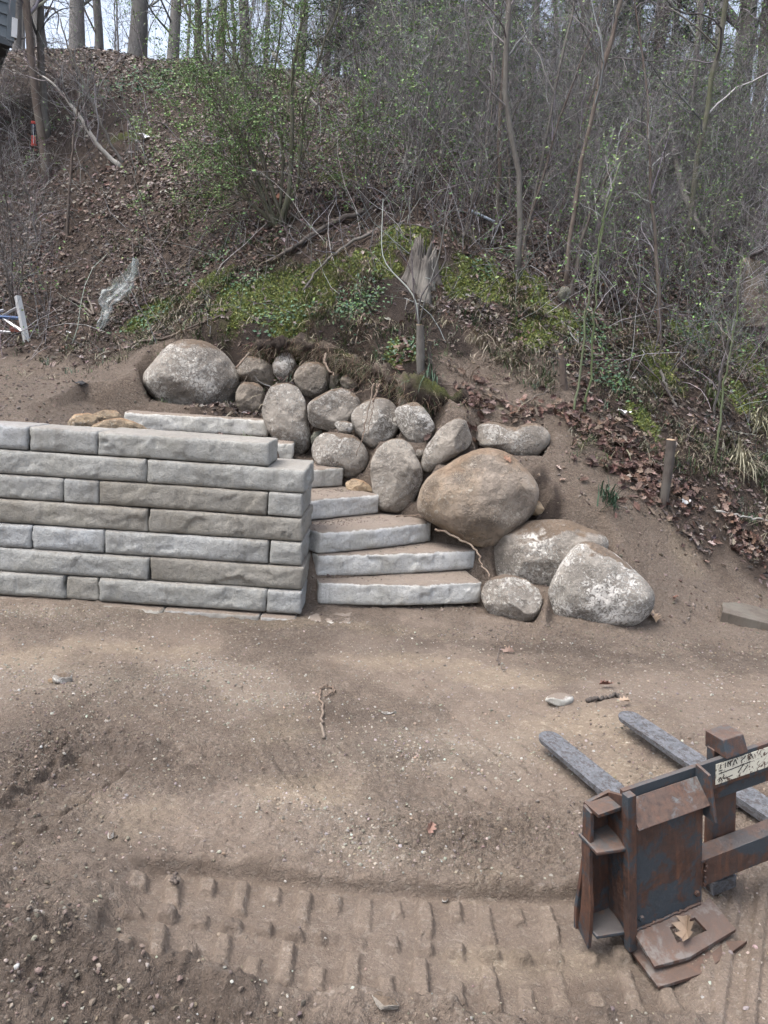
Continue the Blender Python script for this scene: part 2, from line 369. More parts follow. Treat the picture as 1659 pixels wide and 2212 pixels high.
HILL_PX = [  # picture position and how far back the slope is there
 (1659,1300,5.9),(1659,1200,6.4),(1659,1100,7.0),(1659,1000,7.5),(1659,900,8.1),(1659,750,9.4),(1659,600,11.5),(1659,480,15),
 (1500,1270,5.75),(1500,1180,6.1),(1500,1060,6.6),(1500,950,7.1),(1500,800,8.1),(1500,650,9.8),(1500,520,12),(1500,430,15),
 (1420,1320,5.45),(1330,1120,5.95),(1340,1020,6.4),(1340,900,7.0),(1340,780,7.8),(1340,640,9.2),(1340,480,12),(1340,370,15.5),
 (1250,1100,5.95),(1220,960,6.5),(1200,860,6.95),(1200,780,7.4),(1200,640,8.4),(1200,500,10.2),(1200,380,13),(1200,310,16),
 (1100,1010,6.2),(1080,900,6.65),(1050,840,6.95),(1050,740,7.5),(1050,620,8.4),(1050,480,10.2),(1050,350,13),(1050,260,16.5),
 (960,920,6.4),(930,860,6.75),(900,780,7.15),(900,640,7.95),(900,520,8.75),(900,420,10.2),(900,300,13),(900,210,16.5),
 (820,850,6.85),(800,770,7.25),(780,690,7.65),(760,600,8.2),(760,500,9.1),(760,400,10.5),(760,280,13),(740,175,16.5),
 (720,800,7.05),(690,740,7.45),(640,700,7.85),(620,600,8.5),(600,490,9.5),(580,380,11),(560,260,13.4),(540,145,16.5),
 (600,770,7.3),(520,745,7.65),(450,725,7.9),(420,620,9.0),(400,500,10.2),(380,380,11.6),(350,250,13.6),(330,132,16.5),
 (300,870,6.75),(280,790,7.8),(260,700,8.9),(240,600,10.0),(220,480,11.2),(200,350,12.6),(180,230,14.2),(150,120,16.5),
 (120,885,6.1),(120,830,7.3),(120,770,8.6),(110,690,9.8),(100,580,11),(80,440,12.4),(60,300,14),(40,180,15.6),(20,110,17),
 (0,890,5.9),(0,830,7.1),(0,765,8.7),(-100,700,9.8),(-150,880,6.2),(-200,500,12),(-250,150,17),(-150,300,14.2),(-350,760,8.5),
 (1850,1300,6.2),(1850,1000,7.8),(1850,700,11),(1850,540,15),
]
hp = np.array([atY(*q) for q in HILL_PX])
# behind the crest the ground levels off
far = []
for q in HILL_PX:
    if q[2] >= 15:
        p = atY(*q); s = p[2]
        far.append((p[0]*1.25, 21.0, s+0.25)); far.append((p[0]*1.9, 32.0, s+0.1))
hp = np.concatenate([hp, np.array(far)])
HP, HW = hp[:, :2], None
HW = tps_fit(HP, hp[:, 2], 2e-3)

STEP_L = [(690,1258),(686,1200),(690,1150),(682,1079),(688,1013),(583,955),(268,890)]
STEP_R = [(1040,1258),(1027,1187),(933,1128),(820,1068),(743,1010),(633,958),(580,907)]
step_pts = []
sp = []
for k, (a, c) in enumerate(zip(STEP_L, STEP_R)):
    zt = 0.03+RISE*(k+1); A, C = atZ(*a, zt), atZ(*c, zt)
    step_pts.append((A, C))
    for f in (0.0, 0.5, 1.0): 
        p = A*(1-f)+C*f; sp.append((p[0], p[1], zt-RISE-0.035))
A, C = step_pts[-1]
for f in (0.0, .5, 1): p = A*(1-f)+C*f; sp.append((p[0], p[1]+0.42, 1.13))
sp = np.array(sp); SW = tps_fit(sp[:, :2], sp[:, 2], 0.02)
EDGE = np.array([(1.10,5.10),(0.95,5.45),(0.86,5.80),(0.55,6.08),(0.12,6.36),(-0.2,6.62),(-0.6,6.95),(-0.9,7.35),(-1.2,7.6)])
def edge_sd(x, y):
    """signed distance to the boulder line in plan, positive on the hill side"""
    best = np.full(np.shape(x), 1e9); sg = np.ones(np.shape(x))
    for (ax, ay), (bx, by) in zip(EDGE[:-1], EDGE[1:]):
        dx, dy = bx-ax, by-ay; t = np.clip(((x-ax)*dx+(y-ay)*dy)/(dx*dx+dy*dy), 0, 1)
        ex, ey = x-(ax+t*dx), y-(ay+t*dy); d = np.hypot(ex, ey); cr = dx*ey-dy*ex
        u = d < best; best = np.where(u, d, best); sg = np.where(u, np.where(cr < 0, 1.0, -1.0), sg)
    return best*sg


# soil is dug away in front of every stone so that it stands free
STONES = []
for it in BO:
    q = np.array(it[0], float); c = (q.max(0)+q.min(0))/2; w, h_ = np.ptp(q[:, 0])/2, np.ptp(q[:, 1])/2
    C = atY(c[0], c[1], it[1]); k = it[1]/FPX; STONES.append((C[0], C[1], C[2], w*k, h_*k))
def carve(x, y, z):
    for cx, cy, cz, rx, rz in STONES:
        f = 0.72 if cz > 0.5 else 0.80
        lx = np.abs(x-cx*(y/cy))
        lim = cz-f*rz+np.maximum(0, y-cy-0.02)*3.0+np.maximum(0, lx-rx*0.85)*2.2+np.maximum(0, (cy-rx*0.8-0.45)-y)*3.0
        z = np.minimum(z, lim)
    return z

WALL_Y, WALL_X = 4.965, -0.52
def front_ground(x, y):
    z = 0.03*n2(x, y, 0.7, 3, 11)*sstep(y, 1.0, 3.0)
    z = z+0.165*sstep(x+0.12*(y-2.5), 0.35, 1.95)*sstep(y, 5.0, 3.4)           # the yard lifts under the fork
    z = z+0.03*sstep(x, -1.0, -2.3)*sstep(y, 3.0, 4.5)
    # heap of loose soil at the near left
    q = ((x+1.02)/0.55)**2+((y-1.72)/0.42)**2
    z = z+0.16*np.exp(-q)*(1+0.5*n2(x, y, 6, 4, 3))
    q2 = (x+1.65+0.15*(y-2.6))/0.22
    z = z+0.06*np.exp(-q2*q2)*sstep(y, 3.4, 2.6)
    return z
def base_height(x, y):
    g = front_ground(x, y)
    h = tps_eval(HP, HW, x, y)
    far_b = sstep(y, 17.5, 20)
    s = tps_eval(sp[:, :2], SW, x, y)
    sd = edge_sd(x, y)
    st = np.maximum(s, g)
    wl = sstep(sd, -0.10, 0.14)
    right = st*(1-wl)+h*wl
    # natural bank at the right: smooth maximum with the yard
    k = 0.05
    bank = np.maximum(h, g)+k*np.exp(-np.abs(h-g)/k)*0.5
    wr = sstep(x, 0.85, 1.15)
    right = right*(1-wr)+bank*wr
    wallcut = sstep(y, 5.17, 5.24)
    tw = sstep(x, -1.05, -0.92)*sstep(y, 5.35, 5.5)                      # under the upper steps
    left = g*(1-wallcut)+np.where(sd < 0, h*(1-tw)+np.minimum(h, s)*tw, h)*wallcut
    wx = sstep(x, -0.62, -0.56)*sstep(y, 7.4, 7.2)
    z = left*(1-wx)+right*wx
    z = np.where(x > -2.9, np.maximum(carve(x, y, z), np.where(wx > 0.5, np.minimum(z, np.maximum(s, g)), z-1.0)), z)
    pit = 0.985+np.maximum(0, -2.40-x)*0.5+np.maximum(0, y-7.25)*3+np.maximum(0, x+0.75)*3
    z = np.where((x < -0.6) & (x > -2.9) & (y > 5.3), np.minimum(z, pit), z)
    front = y < 4.9
    z = np.where(front & (x < 0.9), g, z)
    return z

# ---- fine relief of the worked soil
ZONES = {}
def blob(x, y, c, rx, ry=None, ang=0.0):
    ry = ry or rx; dx, dy = x-c[0], y-c[1]; ca, sa = math.cos(ang), math.sin(ang)
    u, v = (dx*ca+dy*sa)/rx, (-dx*sa+dy*ca)/ry
    return np.exp(-(u*u+v*v))
def bars(u, v, pitch, w, v0, v1, phase=0.0, alt=None):
    """raised bars left by track lugs: along u every pitch, reaching v0..v1 (alt = reach of every second bar)"""
    k = np.floor(u/pitch+phase); f = (u/pitch+phase)-k-0.5
    prof = sstep(np.abs(f)*pitch, w*0.56, w*0.34)
    lo = np.where((k.astype(int) % 2 == 0), v0, alt[0] if alt else v0); hi = np.where((k.astype(int) % 2 == 0), v1, alt[1] if alt else v1)
    return prof*sstep(v, lo-0.008, lo+0.008)*sstep(v, hi+0.008, hi-0.008)
GROOVES = [(*atZ(a, b, 0.)[:2], *atZ(c, d, 0.)[:2], e) for a, b, c, d, e in ((835,1425,1000,1560,.012),(1000,1560,1130,1690,.010),(905,1560,1085,1705,.008),(960,1490,1180,1660,.008),(720,1500,755,1600,.012),(740,1495,772,1560,.008),(600,1560,690,1700,.007),(560,1570,640,1700,.006),(520,1560,590,1680,.006),(1090,1500,1240,1610,.007),(150,1590,20,1800,.02))]
def track_uv(x, y):
    yy = y+0.035*np.sin(x*1.3+0.6)+0.006*n2(x, y, 4, 2, 51)+0.06*sstep(x, -0.35, -0.9)
    xx = x+0.004*n2(x, y, 5, 3, 52)+0.35*(yy-2.1)*sstep(x, -0.1, -0.9)
    inx = sstep(x, -0.82, -0.66)*sstep(x, 1.05, 0.85)
    band = sstep(yy, 1.80, 1.84)*sstep(yy, 2.332, 2.316)*inx
    return xx, yy, inx, band
def track_bars(x, y, xx, yy):
    ed = 0.007*n2(x, y, 30, 3, 57)
    return ed, bars(xx+ed, yy+ed, 0.098, 0.050, 2.125, 2.285, 0.3, (2.205, 2.285))+bars(xx+ed, yy+ed, 0.098, 0.050, 1.855, 2.02, 0.55, (1.855, 1.945))
def crumb_mask(x, y):
    crumb = blob(x, y, (0.45, 2.6), 0.5, 0.2, 0.05)+blob(x, y, (-1.05, 1.68), 0.5, 0.36)+blob(x, y, (-1.4, 2.9), 0.3, 0.8)+0.8*blob(x, y, (0.2, 1.66), 1.2, 0.09)
    return np.clip(crumb+0.5*sstep(y, 3.9, 4.6)*sstep(x, 0.5, 1.4), 0, 1)
def relief(x, y):
    n_lo = n2(x, y, 2.3, 3, 21); n_mid = n2(x, y, 9, 4, 22, 0.6); n_hi = n2(x, y, 45, 4, 23, 0.65)
    rough = 0.35+0.65*sstep(n2(x, y, 1.6, 3, 24), -0.15, 0.35)
    # smooth scraped area in the middle of the yard
    scr = blob(x, y, (0.0, 3.25), 0.95, 0.55, -0.2)+blob(x, y, (0.55, 3.6), 0.6, 0.7)
    scr = np.clip(scr, 0, 1)
    rough = rough*(1-0.65*scr)
    z = 0.012*n_lo+0.014*n_mid*rough+0.013*np.maximum(n2(x, y, 26, 3, 27, 0.7), -0.25)*rough+0.008*n2(x, y, 36, 2, 28)
    # long scrape grooves running away to the left
    a = math.radians(122); ca, sa = math.cos(a), math.sin(a)
    gu, gv = x*ca+y*sa, -x*sa+y*ca
    z = z+scr*0.014*fbm(np.stack([gu*1.2, gv*16], -1), 3, 31)
    # crumbly patches
    crumb = crumb_mask(x, y)
    cl = np.abs(n2(x, y, 15, 3, 41, 0.6)); cl2 = np.abs(n2(x, y, 34, 3, 42, 0.6))
    z = z+crumb*(0.034*cl+0.022*cl2-0.008)
    # rubber track print crossing the foreground
    xx, yy, inx, band = track_uv(x, y)
    z = z*(1-0.82*band)-0.046*band
    wear = 0.5+0.5*sstep(n2(x, y, 3.5, 3, 54), -0.4, 0.0)
    ed, b = track_bars(x, y, xx, yy)
    z = z+band*b*(0.024+0.010*n2(x, y, 9, 3, 53))*wear
    nub = bars(xx+ed*1.5, yy+ed*1.5, 0.098, 0.060, 2.045, 2.092, 0.42)
    z = z+band*nub*(0.030+0.014*n2(x, y, 14, 2, 55))*(0.35+0.65*sstep(n2(x, y, 5, 2, 58), -.4, .1))
    lip = np.exp(-((yy-2.352)/0.022)**2)*inx
    z = z+0.022*lip*(1+1.4*n_mid)
    lip2 = np.exp(-((yy-1.79)/0.05)**2)*inx
    z = z+0.030*lip2*(1+1.2*n_mid)
    # narrow drag lines
    for (x0, y0, x1, y1, dp) in GROOVES:
        dx, dy = x1-x0, y1-y0; tt = np.clip(((x-x0)*dx+(y-y0)*dy)/(dx*dx+dy*dy), 0, 1); dd = np.hypot(x-(x0+tt*dx), y-(y0+tt*dy))+0.006*n_mid
        z = z-dp*np.exp(-(dd/0.011)**2)*(0.55+0.45*sstep(n_lo, -.4, .3))+0.4*dp*np.exp(-((dd-0.022)/0.012)**2)
    # second print along the left edge
    a = math.radians(72); ca, sa = math.cos(a), math.sin(a); px, py = x+1.22, y-2.6
    u, v = px*ca+py*sa, -px*sa+py*ca
    band2 = sstep(np.abs(v), 0.15, 0.11)*sstep(u, -0.7, -0.6)*sstep(u, 0.55, 0.35)
    z = z*(1-0.5*band2)-0.045*band2+band2*0.036*bars(u+0.01*n_mid, v, 0.115, 0.055, -0.10, 0.12, 0.1)*(0.5+0.8*sstep(n_lo, -.3, .3))
    # third one right of the fork plate
    a = math.radians(62); ca, sa = math.cos(a), math.sin(a); px, py = x-1.28, y-1.98
    u, v = px*ca+py*sa, -px*sa+py*ca
    band3 = sstep(np.abs(v), 0.22, 0.18)*sstep(u, -0.5, -0.4)*sstep(u, 0.35, 0.2)
    z = z*(1-0.6*band3)-0.02*band3+band3*0.016*bars(v, u, 0.075, 0.035, -0.4, 0.3, 0.1)
    return z
def rough_mask(x, y):
    c = crumb_mask(x, y)
    return np.maximum(c, sstep(n2(x, y, 1.6, 3, 24), -0.1, 0.4)*0.6+sstep(y, 5.0, 6.5))*(1-0.85*track_uv(x, y)[3])
def full_height(x, y, fine=False):
    z = base_height(x, y)
    w = sstep(y, 6.4, 5.4)*sstep(np.abs(x), 5.5, 3.5)*sstep(y, 0.9, 1.2)
    z = z+relief(x, y)*w
    if fine:
        rm = 0.30*(1-.7*track_uv(x, y)[3])+rough_mask(x, y)
        z = z+rm*(0.0065*np.abs(n2(x, y, 55, 3, 101, .7))+0.003*n2(x, y, 110, 2, 102))*sstep(np.abs(x-.075), 1.5, 1.4)*sstep(y, 1.46, 1.54)*sstep(y, 3.29, 3.2)
    zh = z
    hm = sstep(y, 5.3, 6.2)
    lump = 0.10*n2(x, y, 1.1, 4, 61)+0.035*n2(x, y, 5.5, 3, 62)+0.014*n2(x, y, 17, 3, 63)
    lump = lump+0.16*blob(x, y, (0.30, 8.75), 0.55, 0.28)+0.10*blob(x, y, (-0.35, 8.5), 0.5, 0.35)
    slope_m = sstep(y, 7.0, 8.2)
    lump = lump*(0.25+0.75*slope_m)
    lump = np.where((x < -0.5) & (y < 6.2), 0.35*lump, lump)
    return z+lump*hm*sstep(y, 26, 20)

# coarse lookup grid for placing things on the slope
GX = np.arange(-16, 18, 0.06); GY = np.arange(1.0, 36, 0.06)
_gx, _gy = np.meshgrid(GX, GY)
GZ = full_height(_gx, _gy)
def zt(x, y):
    x = np.asarray(x, float); y = np.asarray(y, float)
    fx = np.clip((x-GX[0])/0.06, 0, len(GX)-1.001); fy = np.clip((y-GY[0])/0.06, 0, len(GY)-1.001)
    i, j = fx.astype(int), fy.astype(int); fx, fy = fx-i, fy-j
    return (GZ[j, i]*(1-fx)+GZ[j, i+1]*fx)*(1-fy)+(GZ[j+1, i]*(1-fx)+GZ[j+1, i+1]*fx)*fy
def zn(x, y, e=0.08):
    dx = (zt(x+e, y)-zt(x-e, y))/(2*e); dy = (zt(x, y+e)-zt(x, y-e))/(2*e)
    n = np.stack([-dx, -dy, np.ones_like(dx)], -1); return n/np.linalg.norm(n, axis=-1, keepdims=True)
def hit(px, py, tmin=1.2, tmax=40):
    """where the line of sight meets the ground"""
    d = ray(px, py); o = np.array([0, 0, EYE]); t = np.arange(tmin, tmax, 0.02)
    P = o+d*t[:, None]; below = P[:, 2] < zt(P[:, 0], P[:, 1])
    i = int(np.argmax(below)) if below.any() else len(t)-1
    return P[i]

def axis(a, b, d, lo, hi, r):
    core = list(np.arange(a, b+1e-9, d)); s = d; v = core[-1]; up = []
    while v < hi: s *= r; v += s; up.append(v)
    s = d; v = core[0]; dn = []
    while v > lo: s *= r; v -= s; dn.append(v)
    return np.array(dn[::-1]+core+up)
xs = axis(-2.5, 2.7, 0.0185, -140, 140, 1.06)
ys = list(np.arange(1.25, 5.4, 0.0155)); s = 0.0155; v = ys[-1]
while v < 18: s = min(s*1.016, 0.085); v += s; ys.append(v)
while v < 320: s *= 1.12; v += s; ys.append(v)
s = 0.0125; v = 1.25; dn = []
while v > -60: s *= 1.3; v -= s; dn.append(v)
ys = np.array(dn[::-1]+ys)
TX, TY = np.meshgrid(xs, ys)
TZ = full_height(np.clip(TX, -16, 18), np.clip(TY, 0.5, 34))
nyv, nxv = TX.shape
tv = np.stack([TX, TY, TZ], -1).reshape(-1, 3)
ti = np.arange(nyv*nxv).reshape(nyv, nxv)
tf = np.stack([ti[:-1, :-1], ti[:-1, 1:], ti[1:, 1:], ti[1:, :-1]], -1)
# the near yard is a finer sheet of its own; the wide sheet leaves room for it
PX0, PX1, PY0, PY1 = -1.45, 1.60, 1.44, 3.30
_ins = (TX[:-1, :-1] > PX0+.02) & (TX[1:, 1:] < PX1-.02) & (TY[:-1, :-1] > PY0+.02) & (TY[1:, 1:] < PY1-.02)
tf = tf[~_ins].reshape(-1, 4)
FX, FY = np.meshgrid(np.arange(PX0, PX1, 0.0064), np.arange(PY0, PY1, 0.0064)); FZ = full_height(FX, FY, True)

# ---- what the ground is made of, place by place (soil kinds, with shade painted into the track print)
def H(px, py): return hit(px, py)[:2]
def zone_litter(x, y):
    """dead-leaf humus on the wooded slope"""
    h = zt(x, y)
    w = 0.35*n2(x, y, 1.2, 3, 71)+0.3*n2(x, y, 4.5, 4, 73)
    edge = 7.15+.6*w
    edge = np.where(x < -1.9, 8.1+w+0.5*sstep(x, -2.4, -3.8), edge)
    edge = np.where(x > 0.6, 7.35+w-0.85*sstep(x, 1.1, 2.3)-0.6*sstep(x, 2.2, 3.6), edge)
    bare = blob(x, y, hit(1090, 830)[:2], 0.50, 0.38)
    edge = edge+1.0*bare
    m = sstep(y, edge-0.25, edge+0.25)
    return m
MOSS_PX = [(880,515,70,26),(830,575,45,24),(1160,640,50,60),(1150,720,50,45),(1135,610,40,30),(1430,790,50,45),(1620,790,60,60),(1600,860,40,40),(560,640,150,50),(700,600,90,50),(640,690,90,40),(720,385,60,22),(290,290,50,20),(1390,905,45,35),(450,610,60,25),(1020,580,60,20),(330,680,70,30),(870,760,40,30),(1060,610,60,50),(980,620,50,30),(1230,700,40,40),(1500,720,60,30)]
MOSS_W = []
for px, py, w, h_ in MOSS_PX:
    c = hit(px, py); d = np.linalg.norm(c-np.array([0, 0, EYE])); MOSS_W.append((c[0], c[1], w*d/FPX, 1.5*h_*d/FPX))
def zone_moss(x, y):
    r = np.zeros(np.shape(x))
    for cx, cy, rx, ry in MOSS_W: r = np.maximum(r, blob(x, y, (cx, cy), rx*0.95, ry*0.95))
    return sstep(r+0.85*n2(x, y, 7, 5, 81, 0.65)*(0.35+0.65*r), 0.38, 0.72)
SAND_PX = [(620,1560,0.22,0.18),(660,1690,0.30,0.10),(60,1420,0.55,0.14),(300,1400,0.5,0.10),(700,1350,0.9,0.10),(1080,1470,0.5,0.12),(1270,1600,0.35,0.2),(270,1750,0.25,0.14),(900,1430,0.5,0.12),(1480,1180,0.25,0.2),(700,760,0.12,0.2),(1380,1720,0.2,0.12),(1040,1890,0.12,0.05),(1130,2060,0.3,0.06)]
SAND_W = [(*atZ(px, py, 0.0)[:2], a, c) if py > 1300 else (*hit(px, py)[:2], a, c) for px, py, a, c in SAND_PX]
def zone_sand(x, y):
    r = np.zeros(np.shape(x))
    for cx, cy, rx, ry in SAND_W: r = np.maximum(r, blob(x, y, (cx, cy), rx, ry*1.6))
    return sstep(r+1.1*n2(x, y, 5.5, 6, 83, 0.68)*(0.25+0.75*r), 0.25, 0.95)
DARK_PX = [(930,730,80,50),(850,715,60,40),(1000,760,50,30),(560,755,120,26),(700,745,120,34),(820,800,90,34),(930,850,60,22),(750,700,60,30),(480,740,60,20),(860,640,70,40),(60,230,110,60),(200,260,120,40),(180,290,80,40),(830,600,50,45),(985,590,40,35),(1100,650,60,40),(690,800,130,60),(900,800,60,40),(50,160,60,40),(1640,620,60,80),(1570,560,60,60),(860,840,50,30),(1180,1100,50,40)]
DARK_W = []
for px, py, w, h_ in DARK_PX:
    c = hit(px, py); d = np.linalg.norm(c-np.array([0, 0, EYE])); DARK_W.append((c[0], c[1], w*d/FPX, 1.6*h_*d/FPX))
def zone_dark(x, y):
    r = np.zeros(np.shape(x))
    for cx, cy, rx, ry in DARK_W: r = np.maximum(r, blob(x, y, (cx, cy), rx, ry))
    return sstep(r+0.9*n2(x, y, 5, 5, 85, 0.62)*(0.3+0.7*r), 0.3, 0.8)
def zone_grav(x, y):
    r = np.zeros(np.shape(x))
    for px, py, rx, ry in [(430,1455,.42,.20),(150,1470,.45,.22),(560,1500,.3,.12),(800,1815,.16,.10),(700,1740,.25,.10),(100,1330,.6,.12),(330,1320,.6,.10),(850,1850,.22,.06),(960,1620,.5,.2)]:
        c = atZ(px, py, 0.0); wgt = 1.0 if ry >= .12 or py < 1400 or px == 800 else 0.7
        r = np.maximum(r, wgt*blob(x, y, c, rx, ry))
    return r
def zones(X, Y):
    LIT = zone_litter(X, Y); MOS = zone_moss(X, Y); SAN = zone_sand(X, Y)*(1-LIT); GRV = np.clip(zone_grav(X, Y), 0, 1)
    DRK = zone_dark(X, Y)
    damp = sum(blob(X, Y, atZ(px, py, 0.0), rx, ry)*sstep(n2(X, Y, 4, 5, 87, .65), -.3, .2) for px, py, rx, ry in ((720,1540,.32,.25),(330,1620,.35,.2),(900,1640,.5,.15),(1150,1400,.9,.18),(180,1850,.4,.25),(430,2150,.5,.15),(1500,1420,.6,.2)))
    damp = np.clip(damp, 0, 1)+0.5*sstep(n2(X, Y, 1.3, 5, 88, .6), 0.08, 0.42)*sstep(Y, 5.4, 5.0)+0.5*crumb_mask(X, Y)*sstep(X, -.2, -.8)
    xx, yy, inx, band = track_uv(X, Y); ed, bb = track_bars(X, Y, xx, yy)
    damp = np.clip(damp, 0, 1)*(1-band*bb)+0.28*band*(1-bb)                 # shade painted between the track bars: floor darkened, bar tops kept light
    SAN = np.maximum(SAN, 0.14*band*bb)  # bar tops tinted paler so they read as catching the light
    DRK = np.maximum(DRK, 0.46*np.clip(damp, 0, 1)); ROU = np.clip(rough_mask(X, Y), 0, 1)  # damp soil patches and the painted track shade darken together
    return {'zone_a': np.stack([LIT, MOS, SAN], -1).reshape(-1, 3), 'zone_b': np.stack([DRK, GRV, ROU], -1).reshape(-1, 3)}

def ground_mat():
    mt, nt, b = new_mat('soil'); t = NT(nt); co = t.coord('Object', False)
    A = t.sep(t.attr('zone_a')); B = t.sep(t.attr('zone_b'))
    nf = t.noise(co, 38, 5, 0.72); nm = t.noise(co, 7, 4, 0.62); nl = t.noise(co, 1.4, 2, 0.55); ng = t.noise(co, 150, 2, 0.7)
    c = t.mix(t.ramp(nm, 0.34, 0.66), (0.142, 0.115, 0.093), (0.218, 0.182, 0.151))
    c = t.mix(t.math('MULTIPLY', t.ramp(nl, 0.42, 0.62), 0.55), c, (0.190, 0.162, 0.139))
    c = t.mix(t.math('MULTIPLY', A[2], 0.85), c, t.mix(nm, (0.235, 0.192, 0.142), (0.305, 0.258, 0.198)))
    c = t.mix(t.math('MULTIPLY', B[1], 0.55), c, t.mix(ng, (0.20, 0.175, 0.14), (0.36, 0.325, 0.27)))
    # pale dry crust and dark damp flecks
    c = t.mix(t.math('MULTIPLY', t.ramp(nf, 0.56, 0.68), 0.45), c, (0.32, 0.268, 0.218))
    c = t.mix(t.math('MULTIPLY', t.ramp(nf, 0.42, 0.34), 0.5), c, (0.115, 0.083, 0.062))
    c = t.mix(t.math('MULTIPLY', t.ramp(ng, 0.60, 0.70), 0.35), c, (0.36, 0.31, 0.25))
    vc = t.node('ShaderNodeTexVoronoi'); t.put(vc.inputs['Vector'], co); vc.inputs['Scale'].default_value = 95
    vc2 = t.node('ShaderNodeTexVoronoi'); t.put(vc2.inputs['Vector'], co); vc2.inputs['Scale'].default_value = 210
    g1 = t.sep(vc.outputs['Color'])[0]; g2 = t.sep(vc2.outputs['Color'])[1]
    gr = t.math('ADD', 0.62, t.math('ADD', t.math('MULTIPLY', g1, 0.42), t.math('MULTIPLY', g2, 0.36)))
    gc_ = t.node('ShaderNodeCombineColor'); [t.put(gc_.inputs[q], gr) for q in range(3)]
    c = t.mix(t.math('ADD', 0.35, t.math('MULTIPLY', B[2], 0.65), True), c, t.mix(1.0, c, gc_.outputs[0], 'MULTIPLY'))
    hum = t.mix(t.ramp(nm, 0.35, 0.65), (0.034, 0.025, 0.020), (0.090, 0.066, 0.052))
    c = t.mix(A[0], c, hum)
    drk = t.mix(nf, (0.022, 0.017, 0.014), (0.060, 0.044, 0.036))
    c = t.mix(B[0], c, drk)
    mos = t.mix(t.ramp(nf, 0.3, 0.7), (0.036, 0.046, 0.014), (0.105, 0.118, 0.028))
    c = t.mix(t.math('MULTIPLY', A[1], 0.9), c, mos)
    t.put(b.inputs['Base Color'], c); b.inputs['Roughness'].default_value = 0.92
    b.inputs['Specular IOR Level'].default_value = 0.25
    h = t.math('ADD', t.math('MULTIPLY', nf, 1.3), t.math('ADD', t.math('MULTIPLY', ng, 0.5), t.math('MULTIPLY', g1, 0.25)))
    h = t.math('MULTIPLY', h, t.math('ADD', 0.38, t.math('MULTIPLY', B[2], 0.90)))
    t.put(b.inputs['Normal'], t.bump(h, 1.0, 0.024))
    return mt
M_soil = ground_mat()
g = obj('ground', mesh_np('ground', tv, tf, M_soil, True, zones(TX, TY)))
g['kind'] = 'structure'; g['label'] = 'brown dirt yard rising into a leaf covered wooded bank'
fi = np.arange(FX.size).reshape(FX.shape)
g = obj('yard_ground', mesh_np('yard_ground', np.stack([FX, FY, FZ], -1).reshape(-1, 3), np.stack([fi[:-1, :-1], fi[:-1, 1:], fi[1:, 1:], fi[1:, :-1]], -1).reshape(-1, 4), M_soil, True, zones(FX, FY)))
g['kind'] = 'structure'; g['label'] = 'near dirt yard printed with machine tracks'
